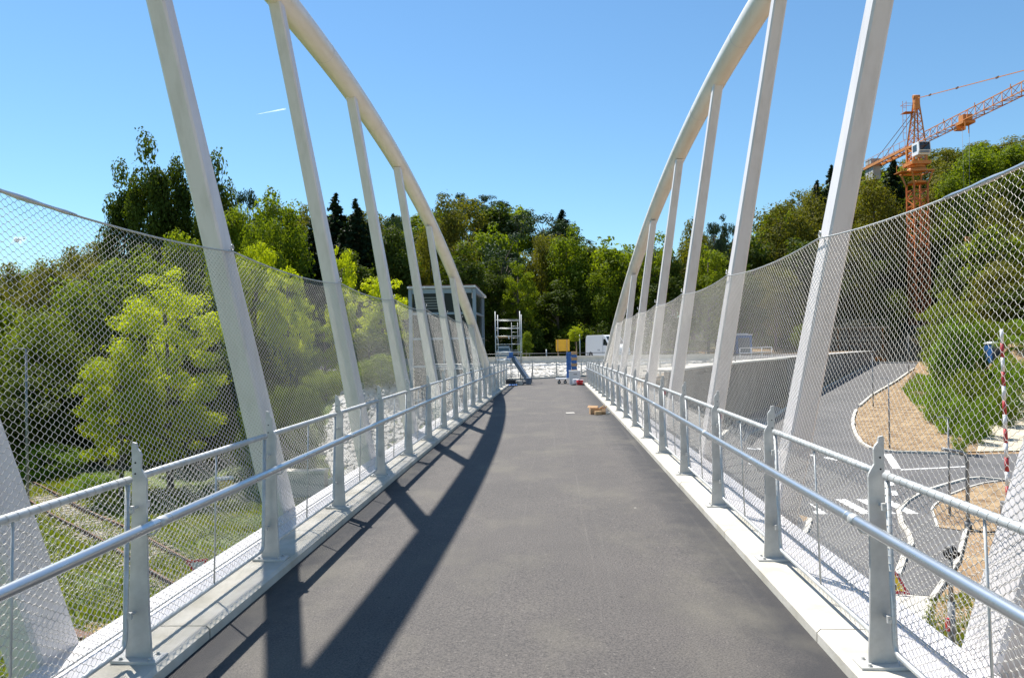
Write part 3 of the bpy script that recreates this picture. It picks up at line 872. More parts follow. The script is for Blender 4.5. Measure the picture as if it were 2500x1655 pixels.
# ------------------------------------------------------------------ curved end of the path
PO = [(-2.24, 38.2), (-6.6, 39.2), (-6.6, 46.2), (-2.6, 47.6), (-1.2, 49.2), (0.4, 51.6), (2.2, 53.9), (4.6, 56.0), (7.6, 57.3), (10.4, 58.0)]
PI = [(1.6, 38.2), (2.3, 40.4), (3.3, 43.2), (4.9, 46.6), (7.0, 50.2), (9.2, 54.0)]
b = MB()
def pz(y): return -0.30 - 0.018 * (y - 38.2)
outl = PO + PI[::-1]
bm = bmesh.new(); fv = [bm.verts.new((x, y, pz(y))) for x, y in outl]; ff = bm.faces.new(fv); bmesh.ops.triangulate(bm, faces=[ff])
ex = bmesh.ops.extrude_face_region(bm, geom=bm.faces[:])
for g_ in ex['geom']:
    if isinstance(g_, bmesh.types.BMVert): g_.co.z -= .5
bmesh.ops.recalc_face_normals(bm, faces=bm.faces)
me = bpy.data.meshes.new('path'); bm.to_mesh(me); bm.free(); me.materials.append(M['deck'])
tag(link('path', me), kind='structure')
def path_kerb(pts, off):
    k = MB()
    for a, c in zip(pts[:-1], pts[1:]):
        a = Vector((a[0], a[1], pz(a[1]) + .0)); c = Vector((c[0], c[1], pz(c[1]) + .0))
        d = (c - a).normalized(); n = Vector((-d.y, d.x, 0)) * off
        k.bar(a + n * .17 + Vector((0, 0, -.11)), c + n * .17 + Vector((0, 0, -.11)), .34, .40)
    return k
tag(path_kerb(PO[2:], 1).build('kerb', M['kerbtop']), kind='structure')
tag(path_kerb(PI, -1).build('kerb', M['kerbtop']), kind='structure')
def curved_rail(pts, off, label):
    RL = empty('path_railing', (0, 0, 0), 0, label, 'railing', 'railings round the end of the path')
    L = []
    for a, c in zip(pts[:-1], pts[1:]):
        a, c = Vector((a[0], a[1], 0)), Vector((c[0], c[1], 0)); n = max(1, round((c - a).length / 2.0))
        for i in range(n): L.append(a.lerp(c, i / n))
    L.append(Vector((pts[-1][0], pts[-1][1], 0)))
    for i, p in enumerate(L):
        d = (L[min(i + 1, len(L) - 1)] - L[max(0, i - 1)]).normalized(); nrm = Vector((-d.y, d.x, 0)) * off
        q = p + nrm * .18; ang = math.atan2(nrm.y, nrm.x)
        o = link('post', post_me[1], RL, (q.x, q.y, pz(q.y) + .10)); o.rotation_euler = (0, 0, ang)
        link('base_plate', base_me, o, (0, 0, -.012))
        L[i] = Vector((q.x, q.y, pz(q.y) + .09))
    MB().tube([q + Vector((0, 0, 1.05)) for q in L], .022, 8).build('top_tube', M['galv'], RL, fix=False)
    MB().tube([q + Vector((0, 0, .09)) for q in L], .014, 8).build('bottom_tube', M['galv'], RL, fix=False)
    MB().tube([q + Vector((0, 0, .80)) for q in L], .029, 10).build('handrail', M['rail'], RL, fix=False)
    for a, c in zip(L[:-1], L[1:]):
        d = c - a; ln = d.length; n = max(4, int(ln / .069))
        an, dn = np.array(a), np.array(d)
        def mp2(u, j): return an[None] + dn[None] * (u / ln)[:, None] + np.stack([0 * u, 0 * u, .10 + j * .0203], 1)
        V1, F1 = lattice(mp2, n, 23, ln / n, .0013, False)
        link('wire_mesh', np_mesh('panel_wire', V1, F1, [M['wire']], True), RL)
        m_ = (a + c) / 2
        MB().tube([m_ + Vector((0, 0, .09)), m_ + Vector((0, 0, 1.04))], .006, 6).build('middle_rod', M['galv'], RL, fix=False)
curved_rail(PO[2:], 1, 'curved galvanised railing at the far end of the path, in front of white stones')
curved_rail(PI, -1, 'short galvanised railing curving right beyond the blue box stack')
curved_rail([(-2.5, 38.3), (-6.4, 39.2)], -1, 'short galvanised railing beside the glazed lift building')

# ------------------------------------------------------------------ white stone slopes
def stones(name, pts, n, smin, smax, seed, lift=0.0):
    rg = np.random.default_rng(seed)
    Ps = np.array(pts); lo, hi = Ps.min(0), Ps.max(0)
    c = rg.uniform(lo, hi, (n * 4, 2)); c = c[poly_dist(c[:, 0], c[:, 1], pts) == 0][:n]
    base = np.array([[-1, -1, -1], [1, -1, -1], [1, 1, -1], [-1, 1, -1], [-.75, -.7, 1], [.7, -.75, 1], [.75, .7, 1], [-.7, .75, 1]], float)
    fc = np.array([[0, 3, 2, 1], [4, 5, 6, 7], [0, 1, 5, 4], [1, 2, 6, 5], [2, 3, 7, 6], [3, 0, 4, 7]])
    N = len(c)
    s = rg.uniform(smin, smax, (N, 1, 3)) * np.array([1, 1, .7]); an = rg.uniform(0, 3.14, N)
    v = base[None] * s + rg.normal(0, .12, (N, 8, 3)) * s
    ca, sa = np.cos(an)[:, None], np.sin(an)[:, None]
    x = v[..., 0] * ca - v[..., 1] * sa; y = v[..., 0] * sa + v[..., 1] * ca
    z = v[..., 2] + (T(c[:, 0], c[:, 1]) + lift)[:, None]
    # lie along the slope
    e_ = .3
    gx = (T(c[:, 0] + e_, c[:, 1]) - T(c[:, 0] - e_, c[:, 1])) / (2 * e_); gy = (T(c[:, 0], c[:, 1] + e_) - T(c[:, 0], c[:, 1] - e_)) / (2 * e_)
    z = z + np.clip(gx, -1, 1)[:, None] * x + np.clip(gy, -1, 1)[:, None] * y
    V = np.stack([x + c[:, :1], y + c[:, 1:], z], -1).reshape(-1, 3)
    F = (np.arange(N)[:, None, None] * 8 + fc[None]).reshape(-1, 4)
    return tag(link(name, np_mesh(name, V, F, [M['stone']])), kind='stuff')
stones('stone_slope', [(-13.2, 41), (-11.5, 38.5), (-8.5, 36.5), (-3.2, 36.8), (-3.2, 46.2), (-6.8, 46.2), (-7.5, 56), (-12.5, 57), (-13.2, 47)], 4200, .09, .20, 5)
stones('stone_bed', [(-6.2, 47.6), (-3.0, 48.2), (-1.8, 50.2), (0, 52.8), (2, 55), (4.5, 57.2), (8, 58.4), (15, 59), (15, 59.9), (-12, 59.9), (-12, 50)], 5200, .12, .26, 6)
sheet('stone_underlay', [(-6.2, 47.4), (-2.8, 48.2), (-1.6, 50.2), (0, 52.8), (2, 55), (4.5, 57.2), (8, 58.4), (15, 59), (15, 59.95), (-12, 59.95), (-12, 47)], M['paleconc'], .03)

# ------------------------------------------------------------------ concrete walls and upper road
sheet('upper_road', [(-45, 61), (17, 61), (22, 72), (30, 84), (30, 90), (-45, 90)], M['road'], 0.05)
b = MB()
b.box((-.9, 60.15, .08), (27.6, .30, 1.30)); b.box((-.9, 60.15, .757), (27.6, .38, .055))
o = b.build('barrier_wall', M['paleconc'], bevel=.01)
tag(o, 'low pale concrete wall running across behind the white stones, below the van', 'concrete wall')
def wall_along(name, pts, zt, th, m, label, cat, depth=6.5, cap=True):
    b = MB(); up = []
    for a, c in zip(pts[:-1], pts[1:]):
        a, c = Vector((a[0], a[1], 0)), Vector((c[0], c[1], 0)); d = (c - a).normalized(); n = Vector((d.y, -d.x, 0)) * 1.05
        za, zc = zt, zt
        m_ = (a + c) / 2 + n; L = (c - a).length; ang = math.atan2(d.y, d.x)
        b.box((m_.x, m_.y, zt - depth / 2), (L + .02, th, depth), ang)
        if cap: up.append((m_, L, ang))
    o = b.build(name, m)
    tag(o, label, cat)
    if up:
        b = MB()
        ct = .05 if depth > 6.45 else .12
        for m_, L, ang in up: b.box((m_.x - math.sin(ang) * .6, m_.y + math.cos(ang) * .6, zt + ct / 2), (L + .04, th + 1.5, ct), ang)
        b.build('coping', M['concrete'] if depth > 6.45 else M['paleconc'], o)
    return o
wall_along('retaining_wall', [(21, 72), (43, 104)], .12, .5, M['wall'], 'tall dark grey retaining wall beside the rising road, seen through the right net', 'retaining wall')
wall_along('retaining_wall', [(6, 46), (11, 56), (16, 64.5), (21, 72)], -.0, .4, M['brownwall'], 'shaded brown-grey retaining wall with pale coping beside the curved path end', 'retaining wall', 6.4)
# brown slope under it is the ground itself; white street railing on top
def small_rail(pts, zt, h, label, m, name='street_railing'):
    RL = empty(name, (pts[0][0], pts[0][1], zt), 0, label, 'railing')
    A = [Vector((p[0] - pts[0][0], p[1] - pts[0][1], 0)) for p in pts]
    for zz in (h, h * .55): MB().tube([a + Vector((0, 0, zz)) for a in A], .03, 6).build('rail', m, RL)
    for a, c in zip(A[:-1], A[1:]):
        n = max(1, int((c - a).length / 2.4))
        for i in range(n + 1):
            q = a.lerp(c, i / n); MB().tube([q, q + Vector((0, 0, h))], .03, 6).build('post', m, RL)
small_rail([(16.5, 66.5), (21.3, 73.5)], .15, 1.0, 'white street railing on the wall top beyond the right net', M['whitepaint'])
small_rail([(-14, 62.0), (15, 62.0)], .10, 0.9, 'thin dark railing along the road behind the low concrete wall', M['darkgrey'])

# ------------------------------------------------------------------ lift building
LB0 = at(1003, 800, 44.0); LB1 = at(1159, 800, 44.0)
LBX0, LBX1, LBY = LB0.x, LB1.x, 44.0
w = LBX1 - LBX0; dpt = 5.2
top = at(1080, 706, 44.0).z
B = empty('lift_building', (LBX0, LBY, 0), 0, 'glazed lift building with pale blue steel frame and flat roof behind the left arch', 'building')
zb = -6.5
fr = MB()
for x in (0, w):
    for y in (0, dpt):
        MB().box((x, y, (top + zb) / 2), (.20, .20, top - zb)).build('column', M['frame'], B)
for x in (w * .52,): MB().box((x, -.02, (top + zb) / 2), (.10, .10, top - zb)).build('mullion', M['frame'], B)
for z in (top - 1.45, top - 2.95, top - 4.6, top - 6.6): 
    MB().box((w / 2, -.03, z), (w - .26, .12, .13)).build('transom', M['frame'], B)
    MB().box((w + .03, dpt / 2, z), (.12, dpt - .26, .10)).build('transom', M['frame'], B)
MB().box((w / 2, 0, top - .12), (w - .26, .24, .26)).build('head_beam', M['frame'], B)
MB().box((w, dpt / 2, top - .12), (.24, dpt - .26, .26)).build('head_beam', M['frame'], B)
MB().box((w / 2, .06, (top + zb) / 2), (w - .3, .02, top - zb - .3)).build('front_glazing', M['dullglass'], B)
MB().box((w - .05, dpt / 2, (top + zb) / 2), (.02, dpt - .3, top - zb - .3)).build('side_glazing', M['dullglass'], B)
rf = MB().add([(-.12, -.30, top + .05), (w + .10, -.30, top + .05), (w + .22, dpt + .5, top - .22), (-.12, dpt + .5, top - .22), (-.12, -.30, top + .17), (w + .10, -.30, top + .17), (w + .22, dpt + .5, top - .10), (-.12, dpt + .5, top - .10)], [(0, 3, 2, 1), (4, 5, 6, 7), (0, 1, 5, 4), (1, 2, 6, 5), (2, 3, 7, 6), (3, 0, 4, 7)])
ro = rf.build('roof', M['box'], B)
pn = MB()
for i in range(6):
    x = -.10 + i * (w + .2) / 6
    pn.box(((x + (w + .2) / 12), 1.3, top + .21), ((w + .2) / 6 - .04, 2.9, .05))
pn.build('roof_panels', M['rust'], ro)
for i in range(5):
    MB().box((-.08 + i * (w + .14) / 4, -.33, top + .11), (.09, .05, .10)).build('roof_bracket', M['whitepaint'], ro)
# ceiling boards set just before the glazing, greyed to look dim indoors
ce = MB()
for i in range(5): ce.box((w * .27, .035, top - .50 - i * .16), (w * .40, .02, .07))
ce.build('dim_ceiling', M['dim_ceiling'], B)

# ------------------------------------------------------------------ things on the deck
# scaffold tower
s0 = at(1211, 900, 41.5); s1 = at(1271, 900, 41.5)
SW = s1.x - s0.x; zg = pz(41.5); ht = at(1240, 760, 41.5).z - zg
S = empty('scaffold_tower', (s0.x, 41.5, zg), 0, 'narrow aluminium scaffold tower standing at the far left end of the deck', 'scaffold')
SD = 1.9
for y in (0, SD):
    for x in (0, SW):
        MB().tube([(x, y, 0.05), (x, y, ht - (0.12 if y else 0))], .026, 8).build('upright', M['galv'], S)
for i in range(9):
    z = .35 + i * .455
    if z > ht - .1: break
    for y in (0, SD): MB().tube([(0, y, z + .02), (SW, y, z + .02)], .020, 6).build('rung', M['galv'], S)
for z in (.3, 1.7, 3.0):
    for x in (0, SW): MB().tube([(x, 0, z), (x, SD, z + .02)], .018, 6).build('side_rail', M['galv'], S)
for (xx, z0, z1) in ((SW * .62, .3, ht - .6), (SW * .88, .3, ht - .6)):
    MB().tube([(xx, .95, z0), (xx, .95, z1)], .014, 6).build('ladder_stile', M['galv'], S)
for i in range(9):
    z = .5 + i * .34
    MB().tube([(SW * .62, .95, z), (SW * .88, .95, z)], .011, 6).build('ladder_rung', M['galv'], S)
MB().box((SW * .28, SD / 2, 2.60), (SW * .52, SD - .1, .07)).build('platform', M['wood'], S)
MB().box((SW * .28, SD / 2, 1.32), (SW * .52, SD - .1, .07)).build('platform', M['box'], S)
for z in (2.6, 1.32):
    for x in (.06, SW * .52): MB().bar((x, -.02, z + .06), (x + .05, -.05, z - .12), .035).build('hook', M['whitepaint'], S)
for x in (0, SW):
    for y in (0, SD): MB().cyl((x, y, 0), .06, .05, 10).build('foot', M['black'], S)

# leaning hoist boom
hb = at(1292, 936, 39.0); ht_ = at(1254, 873, 40.6)
zg = -0.31
H = empty('hoist', (hb.x, 39.0, zg), 0, 'blue-grey hoist with a leaning beam and small wheels beside the scaffold tower', 'hoist')
d = Vector((ht_.x - hb.x, 1.2, ht_.z - zg))
MB().bar((0, 0, .15), d, .16, .24).build('boom', M['bluegrey'], H, bevel=.01)
MB().bar(d + Vector((.10, 0, .03)), d + Vector((-.36, .05, .02)), .10, .10).box((d.x - .12, d.y, d.z + .16), (.22, .2, .26)).build('boom_head', M['blue'], H, bevel=.01)
MB().box((-.02, 0, .20), (.26, .6, .34)).build('base_box', M['bluegrey'], H, bevel=.02)
MB().box((.14, .0, .36), (.03, .3, .50)).build('tail_plate', M['bluegrey'], H)
MB().box((-.52, .1, .13), (.75, .5, .08)).build('base_frame', M['darkgrey'], H)
for x in (-.80, -.34):
    w_ = MB().tube([(x, -.22, .09), (x, -.16, .09)], .09, 16).build('wheel', M['black'], H)
    MB().tube([(x, -.225, .09), (x, -.215, .09)], .045, 12).build('rim', M['galv'], w_)
# toolboxes on the left
q = atz(1249, 940, -.30)
def thing_mesh(mb, name, m, loc, label, cat, group=None, bevel=.01, rz=0):
    o = mb.build(name, m, loc=loc, bevel=bevel); o.rotation_euler[2] = rz
    return tag(o, label, cat, group)
tb = empty('toolbox', (q.x, 38.0, -.29), .1, 'black toolbox lying by the left railing beside the hoist', 'toolbox')
MB().box((0, 0, .13), (.50, .30, .26)).build('body', M['black'], tb, bevel=.02)
MB().box((0, 0, .285), (.52, .32, .05)).build('lid', M['black'], tb, bevel=.015)
MB().tube([(-.1, 0, .31), (-.1, 0, .36), (.1, 0, .36), (.1, 0, .31)], .012, 8).build('handle', M['darkgrey'], tb)
tp = MB()
rg = random.Random(8)
n = 14
vs = [((i / n - .5) * .75, (j / 8 - .5) * .42, .02 + .05 * abs(math.sin(i * .9 + j * .7)) + rg.random() * .02) for i in range(n + 1) for j in range(9)]
fs = [(i * 9 + j, (i + 1) * 9 + j, (i + 1) * 9 + j + 1, i * 9 + j + 1) for i in range(n) for j in range(8)]
tp.add(vs, fs, True)
o = tp.build('tarpaulin', M['blue'], loc=(q.x - .02, 37.4, -.275), fix=False); sd_ = o.modifiers.new('thick', 'SOLIDIFY'); sd_.thickness = .01
tag(o, 'small crumpled blue tarpaulin in front of the black toolbox', 'tarpaulin')
gx = atz(1241, 930, -.30)
ge = empty('grinder_case', (gx.x - .02, 39.3, -.30), 0, 'upright red-handled tool standing against the left railing by the toolbox', 'tool')
MB().tube([(0, 0, 0), (-.05, 0, .75)], .02, 8).build('shaft', M['darkgrey'], ge); MB().tube([(-.05, 0, .72), (-.02, 0, .40)], .045, 8).build('grip', M['red'], ge)
bk = MB().cyl((0, 0, 0), .13, .26, 16, .16); thing_mesh(bk, 'bucket', M['paleconc'], (q.x + .42, 38.2, -.30), 'pale mortar bucket between the toolbox and the hoist', 'bucket')
# blue stack on a dolly
q0 = at(1381, 925, 40.0); q1 = at(1407, 925, 40.0)
zg = -.33
D = empty('dolly', (q0.x - .15, 40.0, zg), 0, 'flat dolly with black caster wheels under the tall blue stack', 'dolly')
MB().box((.14, .1, .26), (1.05, .7, .05)).build('platform', M['box'], D, bevel=.008)
for x in (-.20, .12, .5):
    wh = MB().tube([(x, -.16, .09), (x, -.10, .09)], .09, 16).build('caster_wheel', M['black'], D)
    MB().tube([(x, -.165, .09), (x, -.155, .09)], .04, 12).build('rim', M['galv'], wh)
    MB().bar((x, -.13, .09), (x + .02, -.10, .24), .05, .03).build('fork', M['darkgrey'], D)
zt = at(1394, 860, 40.0).z - zg
W_ = q1.x - q0.x
K = empty('formwork_stack', (q0.x + .05, 40.05, zg + .29), 0, 'tall stack of blue panels strapped with brown cardboard standing on the dolly', 'stacked panels')
hh = zt - .29
pb = MB()
for i in range(12): pb.box((W_ * .22 + .008 * (i % 3), .2, hh * (i + .5) / 12), (W_ * .44, .42, hh / 12 - .008))
pb.build('panel_pile', M['blue'], K, bevel=.006)
MB().box((W_ * .74, .22, hh * .48), (W_ * .50, .40, hh * .96)).build('side_panel', M['blue'], K, bevel=.006)
for z in (.04, .27, .50, .73, .95):
    MB().box((W_ * .76, .20, hh * z + .02), (W_ * .56, .44, .15)).build('cardboard_band', M['card'], K, bevel=.005)
MB().box((W_ * .1, .2, hh * .5), (W_ * .14, .30, hh * .98)).build('end_post', M['bluegrey'], K)
g0 = at(1390, 930, 38.6); g1 = at(1417, 906, 38.6)
G = empty('site_box', ((g0.x + g1.x) / 2, 38.8, -.31), 0, 'light grey site box in front of the tall blue stack', 'box')
GH = g1.z + .31; GW = g1.x - g0.x
MB().box((0, 0, GH / 2), (GW, .45, GH)).build('body', M['box'], G, bevel=.015)
MB().box((0, 0, GH + .015), (GW + .03, .48, .03)).build('lid', M['box'], G, bevel=.008)
MB().box((.02, -.235, GH * .78), (GW * .32, .02, .03)).build('handle', M['darkgrey'], G)
rb = atz(1414, 938, -.30)
RB = empty('red_bucket', (rb.x, 37.6, -.29), 0, 'red bucket standing in front of the light grey site box', 'bucket')
MB().cyl((0, 0, 0), .14, .27, 20, .175).build('body', M['red'], RB, fix=False)
MB().tube([(.176 * math.cos(t), .176 * math.sin(t), .27) for t in [i * math.pi / 10 for i in range(21)]], .010, 6, False).build('rim', M['whitepaint'], RB)
MB().tube([(-.17, 0, .26), (-.12, -.12, .36), (0, -.15, .40), (.12, -.12, .36), (.17, 0, .26)], .005, 6).build('handle', M['galv'], RB)
thing_mesh(MB().cyl((0, 0, 0), .15, .30, 18, .17), 'paint_tub', M['whitepaint'], (rb.x - .18, 38.1, -.30), 'white tub between the grey site box and the red bucket', 'tub')
for (dx_, dy_, rz, lb) in ((-.32, -.15, .2, 'dark rag lying left of the red bucket'), (.27, .05, -.3, 'dark rag lying right of the red bucket by the kerb')):
    b = MB(); b.box((0, 0, .03), (.24, .15, .05)).box((.05, .03, .065), (.12, .1, .04), .5)
    thing_mesh(b, 'rag', M['black'], (rb.x + dx_, 37.6 + dy_, -.29), lb, 'rag', 'rags by the red bucket', .015, rz)
# cardboard box in the middle distance
cb = atz(1459, 1010, dz(18.8) + .01)
C_ = empty('cardboard_box', (cb.x, cb.y + .10, dz(cb.y) + .006), .08, 'open brown cardboard box lying on the asphalt near the right kerb', 'cardboard box')
w, d_, h = .40, .28, .155
for (c, s_) in (((0, -d_ / 2, h / 2), (w, .008, h)), ((0, d_ / 2, h / 2), (w, .008, h)), ((-w / 2, 0, h / 2), (.008, d_, h)), ((w / 2, 0, h / 2), (.008, d_, h)), ((0, 0, .006), (w - .01, d_ - .01, .008))):
    MB().box(c, s_).build('side_wall', M['card'], C_)
for (p, q_, ww) in (((-.12, .14, .155), (-.08, .20, .21), .30), ((.2, -.02, .155), (.24, -.04, .21), .2), ((.12, -.145, .15), (.11, -.19, .07), .16)):
    b = MB(); b.bar(p, q_, ww, .006); b.build('flap', M['card'], C_)
bl = MB(); bl.box((0, 0, .05), (.17, .10, .09), .4); thing_mesh(bl, 'timber_block', M['wood'], (cb.x + .0, cb.y - .13, dz(cb.y) + .006), 'small brown timber offcut leaning against the cardboard box', 'timber')
bl = MB(); bl.box((0, 0, .03), (.12, .08, .06), .2); thing_mesh(bl, 'white_block', M['paper'], (cb.x + .27, cb.y + .02, dz(cb.y) + .006), 'small white packet right of the cardboard box', 'packet')
bl = MB(); bl.bar((0, 0, .155), (.14, .02, .235), .035, .03); thing_mesh(bl, 'timber_stick', M['wood'], (cb.x + .05, cb.y + .05, dz(cb.y) + .0), 'short wooden stick poking out of the cardboard box', 'stick')
pp = atz(1392, 1007, dz(18.7) + .01)
b = MB(); b.add([(-.10, -.06, 0), (.13, -.05, 0), (.10, .06, .004), (-.12, .05, .002), (-.10, -.06, .004), (.13, -.05, .004), (.10, .06, .008), (-.12, .05, .006)], [(0, 3, 2, 1), (4, 5, 6, 7), (0, 1, 5, 4), (1, 2, 6, 5), (2, 3, 7, 6), (3, 0, 4, 7)])
thing_mesh(b, 'paper_sheet', M['paper'], (pp.x, pp.y, dz(pp.y) + .016), 'small pale sheet of paper lying flat on the asphalt left of the cardboard box', 'paper', None, 0)

# ------------------------------------------------------------------ beyond the end: signs, van, car, lamps
Y1 = 61.0
a0, a1 = at(1357, 829, Y1), at(1391, 857, Y1)
SB = empty('sign_board', ((a0.x + a1.x) / 2, Y1, .1), 0, 'back of a yellow sign board on two posts left of the white van', 'sign')
sw, sh = a1.x - a0.x, a0.z - a1.z
MB().box((0, 0, a1.z - .1 + sh / 2), (sw, .04, sh)).build('board', M['yellow'], SB, bevel=.01)
for x in (-sw * .36, sw * .30): MB().box((x, -.05, (a0.z - .1) / 2), (.055, .055, a0.z - .1)).build('post', M['wood'], SB)
def at_base(px, Y, z): 
    p = at(px, 800, Y); return Vector((p.x, Y, z))
# van, seen from its side
vp = at(1429, 860, 80.0)
VN = empty('delivery_van', (vp.x + .84, 80.0, .14), R(-62), 'white high-roof delivery van parked behind the low concrete wall', 'van')
prof = [(0, .35), (0.02, 1.2), (.06, 2.0), (.16, 2.36), (.35, 2.46), (3.55, 2.46), (3.85, 2.38), (4.62, 1.52), (5.45, 1.22), (5.62, 1.0), (5.66, .45), (5.5, .33), (5.2, .33), (5.1, .62), (4.75, .75), (4.4, .62), (4.3, .33), (1.5, .33), (1.4, .62), (1.05, .75), (.7, .62), (.6, .33)]
MB().prism(prof, 'Y', -.95, .95).build('body', M['vanwhite'], VN, bevel=.03)
for sy in (-.955, .94):
    MB().prism([(3.55, 1.42), (3.62, 2.05), (3.98, 2.05), (4.35, 1.62), (4.38, 1.42)], 'Y', sy, sy + .015).build('side_window', M['glass'], VN)
MB().add([(3.92, -.82, 2.28), (3.92, .82, 2.28), (4.62, .85, 1.55), (4.62, -.85, 1.55), (3.95, -.82, 2.31), (3.95, .82, 2.31), (4.66, .85, 1.57), (4.66, -.85, 1.57)], [(0, 3, 2, 1), (4, 5, 6, 7), (0, 1, 5, 4), (1, 2, 6, 5), (2, 3, 7, 6), (3, 0, 4, 7)]).build('windscreen', M['glass'], VN)
for x in (1.05, 4.75):
    for y in (-.93, .70):
        t_ = MB().tube([(x, y, .33), (x, y + .23, .33)], .33, 20).build('wheel', M['black'], VN)
        MB().tube([(x, y - .006, .33), (x, y + .01, .33)], .18, 16).build('hub_cap', M['silver'], t_)
MB().box((4.42, -1.06, 1.50), (.12, .2, .26)).build('wing_mirror', M['black'], VN, bevel=.02)
MB().box((3.48, -.957, 1.4), (.014, .01, 1.7)).build('door_seam', M['darkgrey'], VN)
for x in (2.55, 2.80): MB().box((x, -.958, .95), (.10, .012, .09)).build('door_handle', M['darkgrey'], VN)
MB().prism([(5.35, .95), (5.35, 1.16), (5.58, 1.02), (5.6, .92)], 'Y', -.962, -.70).build('headlight', M['glass'], VN)
MB().box((-.01, -.88, 1.35), (.03, .08, .5)).build('tail_light', M['red'], VN)
# car seen end-on through the scaffold
cp = at(1232, 860, 84.0)
CA = empty('parked_car', (cp.x, 84.0, .14), 0, 'silver parked car seen end-on through the scaffold tower', 'car')
MB().prism([(-.85, .25), (-.88, .7), (-.80, .92), (.80, .92), (.88, .7), (.85, .25)], 'Y', -2.0, 2.0).build('body', M['silver'], CA, bevel=.06)
MB().prism([(-.76, .92), (-.60, 1.40), (-.5, 1.46), (.5, 1.46), (.60, 1.40), (.76, .92)], 'Y', -1.5, .8).build('cabin', M['silver'], CA, bevel=.05)
MB().add([(-.66, -1.53, .97), (.66, -1.53, .97), (.52, -1.49, 1.36), (-.52, -1.49, 1.36), (-.66, -1.47, .97), (.66, -1.47, .97), (.52, -1.43, 1.36), (-.52, -1.43, 1.36)], [(0, 1, 2, 3), (7, 6, 5, 4), (0, 4, 5, 1), (1, 5, 6, 2), (2, 6, 7, 3), (3, 7, 4, 0)]).build('rear_window', M['glass'], CA)
for x in (-.7, .7):
    for y in (-1.3, 1.3): MB().tube([(x - .1, y, .3), (x + .1, y, .3)], .3, 16).build('wheel', M['black'], CA)
    MB().box((x, -2.01, .72), (.22, .03, .12)).build('tail_light', M['red'], CA)

def lamp(px, pyb, pyt, label, arm=0.0, group='slender street lamps', thin=.045, base=None):
    p = on_t(px, pyb) if base is None else base
    dist = p.y
    top = at(px, pyt, dist).z
    h = top - p.z
    L = empty('street_lamp', tuple(p), 0, label, 'street lamp', group)
    MB().tube([(0, 0, 0), (0, 0, h * .5), (0, 0, h)], [thin * 1.25, thin, thin * .8], 10).build('pole', M['lampgrey'], L)
    MB().cyl((0, 0, 0), thin * 2.2, .06, 12).build('base', M['lampgrey'], L)
    if arm:
        MB().tube([(0, 0, h - .02), (arm * .2, 0, h + .03), (arm, 0, h + .04)], .022, 8).build('arm', M['lampgrey'], L)
        MB().box((arm * 1.15, 0, h + .035), (abs(arm) * .6, .16, .05)).build('lamp_head', M['lampgrey'], L, bevel=.01)
    else:
        MB().cyl((0, 0, h), thin * 1.5, .12, 10).build('lamp_head', M['lampgrey'], L)
    return L
lamp(2132, 994, 866, 'slender grey street lamp on the earth bank, upper one by the kerb notch', .0)
lamp(2172, 1096, 925, 'slender grey street lamp at the middle of the earth bank with short arm', -.35)
lamp(2219, 912, 815, 'farthest slender street lamp beside the rising road')
lamp(2319, 1262, 1020, 'slender grey street lamp on the lower earth verge with short arm', -.3)
p = atz(2364, 1294, GZ)
G_ = empty('height_gauge_post', tuple(p), 0, 'dark goose-neck pole on the lower verge, bent towards the road at its top', 'pole')
ht2 = at(2358, 1102, p.y).z - p.z
MB().tube([(0, 0, 0), (0, 0, ht2 - .35), (-.05, 0, ht2 - .12), (-.22, 0, ht2 - .03), (-1.0, 0, ht2 + .12)], .075, 12).build('pole', M['lampgrey'], G_)
MB().cyl((0, 0, 0), .14, .35, 12).build('socket', M['darkgrey'], G_)
lamp(68, 1250, 852, 'tall grey street lamp with flat arm in front of the dark trees', -.6, 'tall street lamps', .065, Vector((*atz(68, 1232, GZ)[:2], GZ)))
bx = at(1414, 800, 66.0).x
for px_, Y_, ptop, lb in ((1415, 66, 812, 'thin pale pole behind the staked young tree'), (1470, 96, 783, 'thin lamp pole with two heads above the white van'), (1333, 70, 853, 'thin dark pole left of the yellow sign board'), (1284, 66, 854, 'short timber stake behind the far railing')):
    x = at(px_, 800, Y_).x; z = float(T(x, Y_)); h = at(px_, ptop, Y_).z - z
    L = empty('thin_pole', (x, Y_, z), 0, lb, 'pole')
    MB().tube([(0, 0, 0), (0, 0, h)], .05, 8).build('shaft', M['galv'] if px_ != 1284 else M['wood'], L)
    if px_ == 1470:
        for q in (-1, 1): MB().box((q * .55, 0, h + .05 + .25 * (q < 0)), (.6, .25, .10)).build('lamp_head', M['box'], L)
# red and white crossing barrier, raised
p = atz(2464, 1290, GZ); p2 = at(2445, 803, p.y)
BR = empty('raised_barrier', tuple(p), 0, 'raised red and white striped crossing barrier arm at right', 'barrier')
d = p2 - p; n = 14
for i in range(n):
    MB().tube([d * (i / n), d * ((i + 1) / n)], .085 - .02 * i / n, 12).build('stripe', M['whitepaint'] if i % 2 else M['redpaint'], BR, fix=False)
MB().box((.05, .1, .55), (.45, .45, 1.1)).build('drive_box', M['lampgrey'], BR, bevel=.03)
